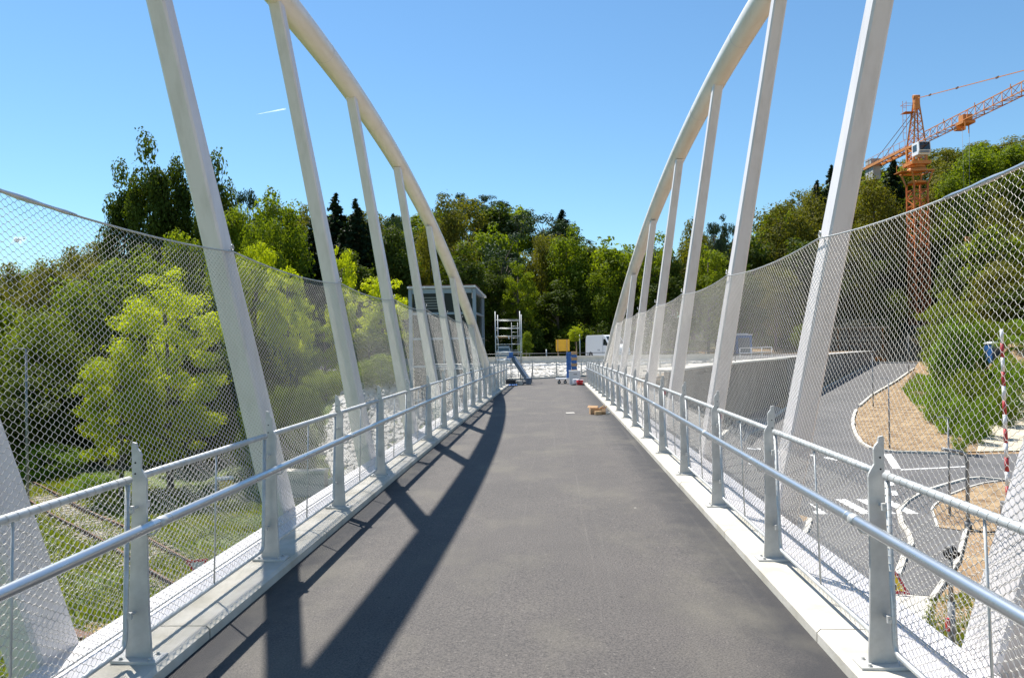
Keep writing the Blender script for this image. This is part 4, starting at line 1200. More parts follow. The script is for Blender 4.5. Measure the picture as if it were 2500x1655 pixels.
# level-crossing signal on a dark pole
p = atz(2325, 1616, GZ)
LS = empty('crossing_signal', tuple(p), 0, 'dark crossing signal pole with black lamp board, close by below the right railing', 'signal')
hs = at(2322, 1330, p.y).z - GZ
MB().tube([(0, 0, 0), (0, 0, 1.5)], .085, 14).build('base_tube', M['lampgrey'], LS)
MB().tube([(0, 0, 1.5), (0, 0, hs)], .055, 12).build('pole', M['lampgrey'], LS)
MB().tube([(0, -.05, hs - .18), (0, .02, hs - .18)], .17, 24).build('lamp_board', M['black'], LS)
for x in (-.1, .1): MB().tube([(x, -.14, hs - .18), (x, -.05, hs - .18)], .07, 14).build('lamp_hood', M['black'], LS)
MB().box((-.12, -.05, .95), (.08, .06, .32), .2).build('red_reflector', M['red'], LS)
# road-works warning triangle leaning by the road edge
p = atz(2186, 1452, GZ + .05)
TW = empty('warning_sign', (p.x, p.y, GZ + .05), -.25, 'yellow warning triangle with red border standing on the road edge', 'warning sign')
b = MB(); b.add([(-.42, 0, .05), (.42, 0, .05), (0, .18, .80), (-.42, .03, .05), (.42, .03, .05), (0, .21, .80)], [(0, 1, 2), (3, 5, 4), (0, 3, 4, 1), (1, 4, 5, 2), (2, 5, 3, 0)]); b.build('red_border', M['red'], TW)
k = .66; b = MB(); c_ = Vector((0, .06, .30))
pts = [c_ + (Vector(q) - c_) * k + Vector((0, -.008, .002)) for q in ((-.42, 0, .05), (.42, 0, .05), (0, .18, .80))]
b.add(pts, [(0, 1, 2)]); b.build('yellow_field', M['signyellow'], TW)
b = MB()
def tri_pt(x, z): return (x, .24 * (z - .05) - .016, z)
for poly in ([(-.02, .16), (.03, .16), (.05, .34), (.0, .36)], [(-.16, .14), (-.02, .14), (-.09, .22)], [(-.02, .33), (-.08, .24), (-.05, .22), (.02, .31)]):
    b.add([tri_pt(*q) for q in poly], [tuple(range(len(poly)))])
b.build('worker_symbol', M['black'], TW)
b = MB().bar((0, .20, .75), (0, .5, 0), .03); b.build('prop', M['darkgrey'], TW)
# yield triangle by the rails
p = on_t(482, 1437)
YS = empty('yield_sign', tuple(p), .35, 'red-bordered triangular sign beside the railway track below the left railing', 'sign')
MB().tube([(0, .04, 0), (0, .04, 1.0)], .03, 8).build('post', M['galv'], YS)
b = MB()
out = [(-.36, .98), (.36, .98), (0, .34)]; inn = [(-.23, .90), (.23, .90), (0, .49)]
vs = [(x, y, z) for y in (-.0, .02) for (x, z) in out + inn]
b.add(vs, [(0, 1, 4, 3), (1, 2, 5, 4), (2, 0, 3, 5), (6, 9, 10, 7), (7, 10, 11, 8), (8, 11, 9, 6), (0, 6, 7, 1), (1, 7, 8, 2), (2, 8, 6, 0)]); b.build('red_border', M['red'], YS)
MB().add([(-.23, .012, .90), (.23, .012, .90), (0, .012, .49)], [(0, 1, 2)]).build('face', M['box'], YS)

# ------------------------------------------------------------------ railway track and crossing slabs on the left
t0, t1 = Vector((-52, 60.5, 0)), Vector((-8.6, 21.5, 0))
td = (t1 - t0).normalized(); tn = Vector((-td.y, td.x, 0)); TL = (t1 - t0).length
RT = empty('railway_track', (t0.x, t0.y, GZ), 0, 'rusty single railway track overgrown with grass, running below the left net', 'railway track')
ang = math.atan2(td.y, td.x)
for o_ in (-.72, .72):
    b = MB(); q0 = tn * o_ + Vector((0, 0, .20)); q1 = td * TL + tn * o_ + Vector((0, 0, .20))
    def gpt(u): 
        p = t0 + td * u + tn * o_; return Vector((p.x - t0.x, p.y - t0.y, float(T(p.x, p.y)) - GZ + .20))
    n = 20
    for i in range(n):
        a, c = gpt(TL * i / n), gpt(TL * (i + 1) / n)
        b.bar(a, c, .07, .05).bar(a - Vector((0, 0, .07)), c - Vector((0, 0, .07)), .02, .10).bar(a - Vector((0, 0, .13)), c - Vector((0, 0, .13)), .13, .02)
    b.build('rail', M['rust'], RT)
sm = None
for i in range(int(TL / .62)):
    p = td * (i * .62 + .3); z = float(T(t0.x + p.x, t0.y + p.y)) - GZ
    if sm is None:
        o = MB().box((0, 0, 0), (.24, 2.4, .14), 0).build('sleeper', M['oldwood'], RT); sm = o.data
    elif i < 99: o = link('sleeper', sm, RT)
    else: break
    o.location = (p.x, p.y, z - .015); o.rotation_euler = (0, 0, ang)
sheet('ballast', [tuple((t0 + tn * 1.0)[:2]), tuple((t0 - tn * 1.0)[:2]), tuple((t1 - tn * 1.0)[:2]), tuple((t1 + tn * 1.0)[:2])], M['gravel'], .035)
strip('kerb', P2([(120, 1535), (190, 1557), (255, 1572), (330, 1580)]), .35, .14, M['rust'])
sheet('crossing_apron', P2([(120, 1560), (330, 1590), (330, 1700), (60, 1700)]), M['paleconc'], .05)
sheet('soil_patch', P2([(205, 1530), (232, 1522), (270, 1528), (262, 1548), (215, 1550)]), M['earth'], .06)
# concrete block wall at the foot of the stone slope
p = on_t(742, 1212)
CB = empty('concrete_block', (p.x, p.y, p.z), .05, 'pale concrete block wall on the valley floor behind the third left post', 'concrete block')
MB().box((0, .4, .55), (2.1, .8, 1.3)).build('body', M['concrete'], CB, bevel=.02)
MB().box((0, .4, 1.25), (2.2, .9, .14)).build('coping', M['paleconc'], CB, bevel=.01)
MB().box((1.55, .5, .40), (.7, .7, .9)).build('side_block', M['paleconc'], CB, bevel=.02)
p = on_t(553, 1205)
YM = empty('plate_compactor', (p.x, p.y, p.z), .5, 'small yellow and white building machine standing in the shade by the track', 'machine')
MB().box((0, 0, .14), (1.0, .6, .16)).build('base', M['darkgrey'], YM, bevel=.03)
MB().box((0, 0, .48), (.7, .5, .5)).build('engine_cover', M['signyellow'], YM, bevel=.05)
MB().box((-.1, 0, .86), (.9, .55, .12)).build('canopy', M['whitepaint'], YM, bevel=.02)
MB().tube([(.4, -.2, .3), (.8, -.2, 1.0), (.8, .2, 1.0), (.4, .2, .3)], .02, 8).build('handle', M['darkgrey'], YM)
MB().tube([(-.25, -.3, .16), (-.25, .3, .16)], .16, 14).build('roller', M['black'], YM)

# ------------------------------------------------------------------ tower crane
LAT, ZM = 63.2, 115.0
cb0 = camw(LAT, ZM, 0); zgc = float(T(cb0.x, cb0.y)) - .2
CRN = empty('tower_crane', (cb0.x, cb0.y, zgc), YAW, 'orange lattice tower crane with white cab rising above the wooded hill', 'crane')
JZ = 31.6 - zgc
MW = 1.05
def lat_col(mb, z0, z1, w, step, tk, tb):
    c = [(-w, -w), (w, -w), (w, w), (-w, w)]
    for x, y in c: mb.bar((x, y, z0), (x, y, z1), tk)
    n = int((z1 - z0) / step)
    for i in range(n):
        za, zb_ = z0 + i * step, z0 + (i + 1) * step
        for k in range(4):
            a, b_ = c[k], c[(k + 1) % 4]
            if i % 2: a, b_ = b_, a
            mb.bar((*a, za), (*b_, zb_), tb)
            mb.bar((*a, zb_), (*b_, zb_), tb * .8)
    return mb
lat_col(MB(), 0, JZ - 6.0, MW, 1.25, .22, .12).build('mast', M['mastred'], CRN)
MB().box((0, 0, .1), (3.2, 3.2, .5)).build('footing', M['concrete'], CRN)
m_ = lat_col(MB(), JZ - 2.6, JZ - .2, .95, 1.2, .3, .16); m_.box((0, 0, JZ - 2.9), (2.9, 2.9, .5)).box((0, 0, JZ - .2), (2.1, 2.6, .35))
m_.build('slewing_turret', M['orange'], CRN)
mm = MB(); 
for k in range(4):
    a = k * math.pi / 2; c_, s_ = math.cos(a), math.sin(a)
    mm.bar((1.6 * c_ - 1.6 * s_, 1.6 * s_ + 1.6 * c_, JZ - 4.3), (1.1 * c_ - 1.1 * s_, 1.1 * s_ + 1.1 * c_, JZ - 6.2), .2)
    mm.bar((1.7 * c_ - 1.7 * s_, 1.7 * s_ + 1.7 * c_, JZ - 4.2), (-1.7 * s_ - 1.7 * c_, 1.7 * c_ - 1.7 * s_, JZ - 4.2), .22)
mm.cyl((0, 0, JZ - 6.0), 1.3, .35, 16); mm.cyl((0, 0, JZ - 4.1), 1.35, .45, 20).cyl((0, 0, JZ - 3.6), 1.2, .6, 16)
mm.build('slewing_ring', M['orange'], CRN)
pl = MB()
for x in (-2.6, -1.9):
    for y in (-1, 1): pl.bar((x, y, JZ - 4.2), (x, y, JZ - 3.0), .05)
pl.bar((-2.6, -1, JZ - 3.0), (-2.6, 1, JZ - 3.0), .05).bar((-2.6, -1, JZ - 3.0), (-1.3, -1, JZ - 3.0), .05).box((-2.2, 0, JZ - 4.2), (1.6, 2.2, .08))
pl.build('platform_railing', M['orange'], CRN)
cabm = MB(); cabm.prism([(-1.5, JZ - 2.45), (.55, JZ - 2.45), (.9, JZ - 1.9), (.9, JZ - .15), (-1.5, JZ - .15)], 'X', -1.45, .25)
# cab sits in front of the turret: profile is given in (y, z) and pushed towards the jib
cabo = MB().prism([(-2.9, JZ - 2.1), (-1.15, JZ - 2.1), (-1.15, JZ - .15), (-3.05, JZ - .15), (-3.2, JZ - 1.5)], 'X', -1.35, .45).build('cab', M['whitepaint'], CRN, bevel=.05)
MB().box((-1.36, -2.0, JZ - 1.0), (.03, 1.1, 1.0)).build('side_window', M['glass'], cabo)
MB().add([(-1.22, -3.225, JZ - 1.45), (.32, -3.225, JZ - 1.45), (.32, -3.085, JZ - .28), (-1.22, -3.085, JZ - .28), (-1.22, -3.20, JZ - 1.45), (.32, -3.20, JZ - 1.45), (.32, -3.06, JZ - .28), (-1.22, -3.06, JZ - .28)], [(0, 1, 2, 3), (7, 6, 5, 4), (0, 4, 5, 1), (1, 5, 6, 2), (2, 6, 7, 3), (3, 7, 4, 0)]).build('windscreen', M['glass'], cabo)
MB().box((-.45, -3.16, JZ - 1.72), (1.4, .05, .34)).build('lower_panel', M['lampgrey'], cabo)
# apex tower
ap = MB(); zt_ = JZ + 7.3
for x, y in ((-1, -1), (1, -1), (1, 1), (-1, 1)):
    ap.bar((x * .9, y * 1.0, JZ), (x * .22, y * .22 - .2, zt_), .18)
for i in range(6):
    t, u = i / 6, (i + 1) / 6
    A_ = [(x * (.9 - .68 * t), y * (1.0 - .78 * t) - .2 * t, JZ + 7.3 * t) for x, y in ((-1, -1), (1, -1), (1, 1), (-1, 1))]
    B_ = [(x * (.9 - .68 * u), y * (1.0 - .78 * u) - .2 * u, JZ + 7.3 * u) for x, y in ((-1, -1), (1, -1), (1, 1), (-1, 1))]
    for k in range(4): ap.bar(A_[k], B_[(k + 1) % 4], .08); ap.bar(B_[k], B_[(k + 1) % 4], .07)
ap.box((0, -.2, zt_ - .8), (.75, .8, 1.9)).tube([(-.5, -.2, zt_ + .2), (.5, -.2, zt_ + .2)], .28, 10)
ap.build('apex_tower', M['orange'], CRN)
ld = MB()
for x in (-1.9, -1.35): ld.bar((x, .2, JZ + 1), (x, .2, zt_ - .3), .05)
for i in range(6): ld.bar((-1.9, .2, JZ + 1 + i), (-1.35, .2, JZ + 1 + i), .045)
for z in (zt_ - 2.2, zt_ - .9): ld.bar((-1.9, -.6, z), (-1.9, .9, z), .05).bar((-1.9, .9, z), (-.2, .5, z), .05).bar((-1.9, -.6, z), (-.2, -.5, z), .05)
ld.box((-1.1, 0, zt_ - 2.2), (1.7, 1.2, .06)).build('ladder', M['orange'], CRN)
# jib (towards -Y, over the bridge side) : triangular truss
JL = 47.0; jb = MB(); W2, HT = .68, 1.45
nb = 26
for i in range(nb):
    y0, y1 = -1.2 - JL * i / nb, -1.2 - JL * (i + 1) / nb; ym = (y0 + y1) / 2
    for x in (-W2, W2):
        jb.bar((x, y0, JZ), (x, y1, JZ), .11)
        jb.bar((x, y0, JZ), (0, ym, JZ + HT), .055); jb.bar((0, ym, JZ + HT), (x, y1, JZ), .055)
    jb.bar((-W2, y0, JZ), (W2, y0, JZ), .07); jb.bar((-W2 if i % 2 else W2, y0, JZ), (W2 if i % 2 else -W2, y1, JZ), .07)
    if i < nb - 1: jb.bar((0, ym, JZ + HT), (0, ym - JL / nb, JZ + HT), .11)
    if i % 4 == 3: jb.bar((-.12, ym, JZ + HT), (-.12, ym, JZ + HT + .4), .08)
jb.build('jib', M['orange'], CRN)
MB().bar((0, -.3, zt_ - .1), (0, -31, JZ + HT), .10).build('tie_bar', M['orange'], CRN)
jn = MB()
for t in (.12, .34, .62): 
    p = Vector((0, -.3, zt_ - .1)).lerp(Vector((0, -31, JZ + HT)), t); jn.box(tuple(p), (.16, .5, .22))
jn.build('tie_joint', M['rust'], CRN)
# counter jib
CL = 15.5; cj = MB()
for x in (-.75, .75):
    cj.bar((x, 1.0, JZ), (x, CL, JZ), .28, .45)
for i in range(8): cj.bar((-.75, 1 + i * 1.9, JZ), (.75, 1 + i * 1.9, JZ), .12); cj.bar((-.75, 1 + i * 1.9, JZ), (.75, 1 + (i + 1) * 1.9, JZ), .08)
cj.build('counter_jib', M['orange'], CRN)
hr_ = MB()
for x in (-.95, .95):
    hr_.bar((x, 1.5, JZ + 1.25), (x, CL, JZ + 1.25), .05)
    for i in range(9): hr_.bar((x, 1.5 + i * 1.72, JZ + .2), (x, 1.5 + i * 1.72, JZ + 1.25), .05)
hr_.build('walkway_railing', M['orange'], CRN)
for x in (-.6, .6):
    MB().bar((x * .4, .2, zt_ - 1.9), (x, 12.5, JZ + .3), .07).build('tie_rod', M['rust'], CRN)
cw = MB()
for i in range(3): cw.box((0, CL - 2.6 + i * .95, JZ - 1.0), (1.3, .85, 2.9))
cw.box((0, CL - 1.7, JZ + .75), (1.7, 2.0, .9)).build('counterweight', M['concrete'], CRN, bevel=.03)
# trolley and hook ropes
ty = -12.5
MB().box((0, ty, JZ - .25), (1.7, 1.7, .35)).box((0, ty, JZ + .45), (1.3, 1.1, .8)).bar((-.8, ty - 1.2, JZ - .4), (-.8, ty - 1.2, JZ - 1.5), .10).bar((.8, ty + .6, JZ - .4), (.8, ty + .6, JZ - 1.5), .10).box((.1, ty + 1.6, JZ - .55), (1.2, .7, .55)).build('trolley', M['orange'], CRN)
for x in (-.5, .5): MB().tube([(x, ty, JZ - .5), (x * .6, ty, JZ - 16)], .022, 5).build('rope', M['darkgrey'], CRN)
MB().box((0, ty, JZ - 16.4), (.7, .3, .9)).build('hook_block', M['orange'], CRN, bevel=.05)

# ------------------------------------------------------------------ building site
b0 = at(2040, 877, 104); b1 = at(2160, 877, 104)
bx_, wB = b0.x - 3.0, b1.x - b0.x + 3.0
zB = float(T(b0.x + 2, 104)) - .3; hB = at(2100, 800, 104).z - zB
SB_ = empty('site_building', (bx_, 104, zB), 0, 'unfinished dark shell building in scaffolding with orange props at the road top', 'building')
MB().box((wB / 2, 4, hB * .5), (wB - .6, 7, hB - .3)).build('shell', M['wall'], SB_)
MB().box((wB / 2, 3.6, hB), (wB + .4, 8.4, .28)).build('roof_slab', M['concrete'], SB_)
MB().box((wB / 2, 3.0, hB * .48), (wB - .2, 6.6, .25)).build('floor_slab', M['concrete'], SB_)
for i in range(7):
    MB().box((.3 + i * (wB - .6) / 6, -.2, hB / 2), (.10, .10, hB)).build('prop', M['orange'] if i % 2 == 0 else M['rust'], SB_)
sc_ = MB()
for i in range(6):
    x = i * wB / 5
    for y in (-1.6, -.7): sc_.bar((x, y, 0), (x, y, hB + 1.2), .04)
for z in (hB * .3, hB * .65, hB * 1.0, hB + 1.1):
    for y in (-1.6, -.7): sc_.bar((0, y, z), (wB, y, z), .04)
sc_.build('scaffolding', M['lampgrey'], SB_)
pk = MB()
for i, z in enumerate((hB * .3, hB * .65, hB * 1.0)): pk.box((wB / 2, -1.15, z + .06), (wB, .8, .05))
pk.build('scaffold_boards', M['wood'], SB_)
tm = MB(); rg = random.Random(4)
for i in range(16):
    x = wB * .45 + rg.random() * wB * .5; tm.bar((x - 1.2, rg.uniform(0, 3), hB + .25 + rg.random() * .4), (x + 1.2, rg.uniform(0, 3), hB + .4 + rg.random() * .8), .12)
o = tm.build('timber_pile', M['wood'], SB_)
for i, (px_, py_, c, nm, lab) in enumerate([(2152, 873, 'orange', 'sack_pile', 'low orange sack pile by the far kerb below the crane'), (2094, 877, 'yellow', 'yellow_crate', 'small yellow crate by the far kerb in front of the shell building')]):
    p = on_t(px_, 884)
    b = MB(); rg = random.Random(i)
    for k in range(7): b.box((rg.uniform(-.9, .9) * (1 if i == 0 else .3), rg.uniform(-.3, .3), .25 + .25 * (k % 2)), (.7, .5, .4), rg.random())
    o = b.build(nm, M[c], loc=(p.x, p.y + 1.0, p.z), bevel=.06); tag(o, lab, 'sacks' if i == 0 else 'crate')
# portable toilets / blue truck box
def toilet(px_, Y, label, w_=1.15, h_=2.25, m=M['blue']):
    x = at(px_, 800, Y).x; z = float(T(x, Y))
    Tn = empty('portable_toilet', (x, Y, z), .2, label, 'portable toilet', 'portable toilets on the site')
    MB().box((0, 0, h_ / 2), (w_, w_, h_)).build('body', m, Tn, bevel=.04)
    MB().box((0, 0, h_ + .10), (w_ + .1, w_ + .1, .12)).box((0, 0, h_ + .2), (w_ * .7, w_ * .7, .14)).build('roof', M['whitepaint'], Tn, bevel=.04)
    MB().box((0, -w_ / 2 - .01, h_ * .47), (w_ * .7, .03, h_ * .8)).build('door', M['bluegrey'], Tn, bevel=.01)
    return Tn
toilet(2422, 73, 'blue portable toilet with white roof on the hillside at far right', .95, 1.8)
toilet(1806, 96, 'blue site cabin box with white roof behind the white street railing', 2.2, 2.3)

# ------------------------------------------------------------------ plants
def crown_np(seed, H, Rr, nb_, per, leaf, shape='round', low=.25, flat=.8):
    rg = np.random.default_rng(seed)
    if shape == 'spruce':
        P, Nn = [], []
        lev = 60
        for i in range(lev):
            t = i / (lev - 1); z = H * (.10 + .88 * t); rr = Rr * (1 - t) ** .72 + .10
            nbn = int(6 + 6 * (1 - t))
            for k in range(nbn):
                a = rg.uniform(0, 6.283); L = rr * rg.uniform(.72, 1.1); m = max(6, int(per * (L / Rr)))
                u = rg.uniform(.05, 1, m) ** .8
                x = np.cos(a) * L * u; y = np.sin(a) * L * u
                wv = rg.normal(0, .13, (m, 2)) * (1.2 - u)[:, None] * L * .5
                x = x - np.sin(a) * wv[:, 0]; y = y + np.cos(a) * wv[:, 0]
                zz = z - L * .32 * u + .10 * L * u ** 3 - np.abs(rg.normal(0, .10, m))
                P.append(np.stack([x, y, zz], 1)); Nn.append(np.stack([np.cos(a) * .4 + 0 * u, np.sin(a) * .4 + 0 * u, .9 + 0 * u], 1))
        P = np.concatenate(P); Nn = np.concatenate(Nn)
    else:
        P, Nn = [], []
        zc = H * (1 + low) / 2; hz = H * (1 - low) / 2
        cs = []
        while len(cs) < nb_:
            q = rg.normal(0, 1, 3); q /= np.linalg.norm(q); q *= rg.uniform(.35, .98) ** .6
            wz = 1.0
            if shape == 'round': wz = 1 - .30 * max(0, q[2])
            if shape == 'pine' and q[2] < 0: q[2] *= .5
            if shape == 'tall': wz = 1 - .45 * abs(q[2])
            c = np.array([q[0] * Rr * .82 * wz, q[1] * Rr * .82 * wz, zc + q[2] * hz * .86])
            cs.append(c)
        for c in cs:
            r = Rr * rg.uniform(.17, .36) * ({'pine': .75, 'tier': .62}.get(shape, 1)); m = int(per * (r / (Rr * .27)) ** 2 * (2.2 if shape == 'tier' else 1))
            d = rg.normal(0, 1, (m, 3)); d /= np.linalg.norm(d, axis=1, keepdims=True)
            rad = r * (rg.uniform(0, 1, m) ** .35 * 1.08 + .05 * rg.normal(0, 1, m))
            # ragged sprays: stretch along a few random directions
            g = rg.normal(0, 1, (5, 3)); g /= np.linalg.norm(g, axis=1, keepdims=True)
            boost = np.clip((d @ g.T).max(1) - .80, 0, 1) * 2.4
            p = c + d * (rad * (1 + boost))[:, None] * np.array([1, 1, flat])
            P.append(p); Nn.append(d + np.array([0, 0, .35]))
        P = np.concatenate(P); Nn = np.concatenate(Nn)
    n = len(P)
    Nn = Nn + rg.normal(0, .55, (n, 3)); Nn /= np.linalg.norm(Nn, axis=1, keepdims=True)
    ref = rg.normal(0, 1, (n, 3)); a = np.cross(Nn, ref); a /= np.linalg.norm(a, axis=1, keepdims=True); b_ = np.cross(Nn, a)
    s = leaf * rg.uniform(.6, 1.35, n)[:, None]
    el = 1.25 if shape != 'spruce' else 1.7
    V = np.stack([P - a * s * .5 * el, P - b_ * s * .32 + Nn * s * .08, P + a * s * .5 * el, P + b_ * s * .32 + Nn * s * .08], 1).reshape(-1, 3)
    return V, np.arange(n * 4).reshape(-1, 4), (cs if shape != 'spruce' else None)
def trunk_np(seed, H, r0, cs, top=.8):
    rg = random.Random(seed); b = MB(); pts = []; x = y = 0
    for i in range(6):
        t = i / 5; pts.append((x, y, H * top * t - .3 * (i == 0))); x += rg.uniform(-.12, .12); y += rg.uniform(-.12, .12)
    b.tube(pts, [r0 * (1 - .72 * i / 5) for i in range(6)], 8)
    if cs is not None:
        for c in cs[::2][:16]:
            z = min(H * top * .92, max(H * .15, c[2] - .25 * H * rg.uniform(.4, 1)))
            k = z / (H * top) * 5; i = min(4, int(k)); p = Vector(pts[i]).lerp(Vector(pts[i + 1]), k - i)
            q = Vector(c); mid = p.lerp(q, .5) + Vector((0, 0, -.1))
            b.tube([p, mid, q], [r0 * .32, r0 * .2, r0 * .06], 5, False)
    return b
PROTO = {}
def proto(kind, det, v):
    key = (kind, det, v)
    if key in PROTO: return PROTO[key]
    H, Rr = 16.0, 4.6
    sd = hash((len(kind), det, v)) % 1000 + sum(map(ord, kind))
    mult = {0: 1, 1: 2.3, 2: 8.0}[det]; lf = {0: .46, 1: .32, 2: .17}[det]
    if kind == 'spruce': V_, F_, cs = crown_np(sd, H, 3.3, 0, int(36 * mult), lf * .9, 'spruce'); cs = None
    elif kind == 'pine': V_, F_, cs = crown_np(sd, H, 4.0, 26, int(110 * mult), lf * .72, 'pine', .45, .55)
    elif kind == 'dark': V_, F_, cs = crown_np(sd, H, 4.0, 46, int(100 * mult), lf, 'tall', .10, .9)
    elif kind == 'bright': V_, F_, cs = crown_np(sd, H, Rr, 120 if det else 60, int((42 if det else 80) * mult), lf * .9, 'tier', .04, .55)
    elif kind == 'olive': V_, F_, cs = crown_np(sd, H, Rr, 48, int(105 * mult), lf * .85, 'round', .08, .8)
    elif kind == 'bush': V_, F_, cs = crown_np(sd, H, 9.0, 110, int(42 * mult), lf * 1.3, 'tier', -.12, .8)
    else: V_, F_, cs = crown_np(sd, H, Rr, 50, int(100 * mult), lf, 'round', .08, .8)
    lm = LEAF['mid' if kind == 'bush' else kind]
    cm = np_mesh(kind + '_crown', V_, F_, [lm])
    o = trunk_np(sd, H, .26, cs, .95 if kind == 'spruce' else .78).build('trunk', M['bark'], fix=False); tm_ = o.data; bpy.data.objects.remove(o)
    PROTO[key] = (cm, tm_); return PROTO[key]
NAMES = {'spruce': 'spruce_tree', 'pine': 'pine_tree', 'dark': 'oak_tree', 'bright': 'locust_tree', 'olive': 'beech_tree', 'mid': 'maple_tree', 'bush': 'bush', 'weed': 'bush'}
trnd = random.Random(11)
def tree(kind, x, y, ztop, width, det, v, label, group=None, leafmat=None, zb=None):
    z0 = (float(T(x, y)) if zb is None else zb) - .15
    H = max(1.5, (ztop - z0) * 1.05)
    cm, tm_ = proto(kind, det, v)
    if leafmat:
        key = (kind, det, v, leafmat)
        if key not in PROTO:
            c2 = cm.copy(); c2.materials.clear(); c2.materials.append(LEAF[leafmat]); PROTO[key] = (c2, tm_)
        cm = PROTO[key][0]
    cat = 'bush' if kind == 'bush' else 'tree'
    t = empty(NAMES[kind], (x, y, z0), trnd.uniform(0, 6.28), label, cat, group)
    R0 = {'spruce': 3.3, 'pine': 4.0, 'dark': 4.0, 'bush': 9.0}.get(kind, 4.6)
    sxy = width / 2 / R0; sz = H / 16.0
    c = link('crown', cm, t); c.scale = (sxy, sxy, sz)
    k = link('trunk', tm_, t); tk = max(.45, sz * .8); k.scale = (sxy if kind != 'spruce' else sz, sxy if kind != 'spruce' else sz, sz)
    return t
def tpx(kind, px_, pyt, Y, wpx, det, label, group=None, v=None, lm=None):
    p = at(px_, pyt, Y)
    D_ = math.hypot(p.x, Y)
    return tree(kind, p.x, Y, p.z, wpx / F_PX * Y, det, trnd.randrange(2) if v is None else v, label, group, lm)
# named trees, from the nearest back
tpx('bright', 410, 640, 42, 330, 2, 'bright yellow-green tree behind the nearest full left hanger', v=0)
tpx('bright', 290, 830, 39.5, 240, 2, 'low yellow-green tree hanging over the grass bank left of the nearest left hanger', v=1)
tpx('mid', 90, 760, 50, 330, 2, 'broad mid green tree behind the tall street lamp', v=0)
tpx('mid', 225, 640, 56, 300, 1, 'tall mid green tree between the street lamp and the left hanger')
tpx('mid', -60, 720, 52, 320, 1, 'mid green tree cut by the left picture edge')
tpx('mid', 350, 590, 60, 260, 1, 'green tree just left of the nearest full left hanger')
tpx('mid', 450, 570, 64, 180, 1, 'round bright green treetop touching the net cable by the nearest left hanger')
tpx('dark', 60, 930, 46, 200, 1, 'dark shaded tree beside the street lamp post')
tpx('dark', 480, 760, 50, 240, 1, 'dark tree in shade under the bright yellow-green crown')
tpx('dark', 600, 800, 47, 210, 1, 'dark tree in shade between the first two left hangers')
tpx('bright', 620, 565, 54, 190, 2, 'bright yellow-green tree between the first and second left hangers', v=1)
tpx('bright', 700, 610, 52, 150, 1, 'bright yellow-green tree right behind the second left hanger')
tpx('bright', 832, 572, 57, 100, 1, 'narrow bright yellow-green tree right of the second left hanger')
tpx('bright', 930, 655, 60, 160, 1, 'bright yellow-green tree left of the lift building')
tpx('bright', 790, 760, 55, 170, 1, 'low yellow-green tree behind the net below the second left hanger', lm='mid')
tpx('mid', 900, 800, 58, 150, 1, 'low green tree between the white stones and the lift building')
tpx('dark', 365, 345, 82, 150, 1, 'tallest dark tree with a spindly top on the left skyline', v=0)
tpx('dark', 300, 410, 84, 130, 1, 'dark tree left of the tallest dark tree')
tpx('dark', 430, 400, 84, 140, 1, 'dark tree hidden partly by the nearest left hanger')
tpx('dark', 525, 385, 82, 130, 1, 'tall dark tree right of the nearest full left hanger')
tpx('pine', 605, 425, 92, 80, 1, 'blue-green pine standing out on the left skyline')
tpx('mid', 575, 505, 74, 150, 1, 'green tree below the blue-green pine')
tpx('mid', 680, 452, 78, 190, 1, 'broad mid green tree left of the second hanger')
tpx('mid', 640, 500, 70, 140, 1, 'fresh green tree behind the yellow-green tree')
for i, (px_, pyt, w_, lb) in enumerate([(775, 478, 60, 'spruce just right of the second left hanger'), (820, 470, 78, 'tallest spruce between the second and third left hangers'), (868, 482, 66, 'narrow spruce beside the third left hanger'), (905, 520, 62, 'short spruce right of the third left hanger'), (845, 540, 80, 'lower spruce in front of the spruce group')]):
    tpx('spruce', px_, pyt + 16, 88 - i, w_ * 2.5, 1, 'dark ' + lb, 'dark spruces on the left hill')
tpx('dark', 960, 560, 84, 150, 1, 'dark tree behind the third left hanger')
tpx('dark', 860, 620, 74, 150, 1, 'dark green tree under the dark spruces')
tpx('pine', 965, 498, 100, 80, 1, 'pine between the fourth left hanger and the arch')
tpx('olive', 1090, 482, 96, 150, 1, 'large olive-brown tree right of the left arch')
tpx('olive', 1050, 530, 92, 120, 1, 'olive-brown tree touching the left arch')
tpx('dark', 1130, 600, 86, 170, 1, 'dark tree behind the lift building')
tpx('dark', 1205, 640, 90, 130, 1, 'dark tree above the scaffold tower')
tpx('bright', 1262, 632, 88, 105, 1, 'yellow-green tree behind the scaffold tower', lm='mid')
tpx('mid', 1290, 700, 92, 100, 1, 'green tree right of the scaffold tower')
tpx('mid', 1385, 545, 96, 150, 1, 'large bright green tree in the middle of the wood', v=1)
tpx('olive', 1320, 560, 98, 120, 1, 'olive tree left of the large bright green tree')
tpx('dark', 1360, 690, 91, 130, 1, 'dark tree above the yellow sign board')
tpx('mid', 1470, 640, 92, 120, 1, 'green tree above the white van')
tpx('dark', 1425, 700, 93, 110, 1, 'dark tree left of the white van')
tpx('bright', 1545, 600, 95, 110, 1, 'yellow-green tree seen through the far right hangers', lm='mid')
tpx('dark', 1540, 720, 94, 120, 1, 'dark tree behind the white van')
tpx('spruce', 1372, 520, 150, 150, 1, 'dark broad conifer on the centre skyline')
tpx('bright', 1600, 560, 92, 150, 1, 'yellow-green tree between the fourth and third right hangers', lm='mid')
tpx('olive', 1690, 520, 108, 110, 1, 'olive tree beside the third right hanger on the skyline')
tpx('pine', 1745, 512, 110, 80, 1, 'pine left of the second right hanger')
tpx('pine', 1790, 520, 112, 70, 1, 'pine seen just right of the second right hanger')
tpx('mid', 1725, 590, 92, 150, 1, 'green tree between the third and second right hangers')
tpx('dark', 1640, 640, 90, 140, 1, 'dark tree behind the third right hanger')
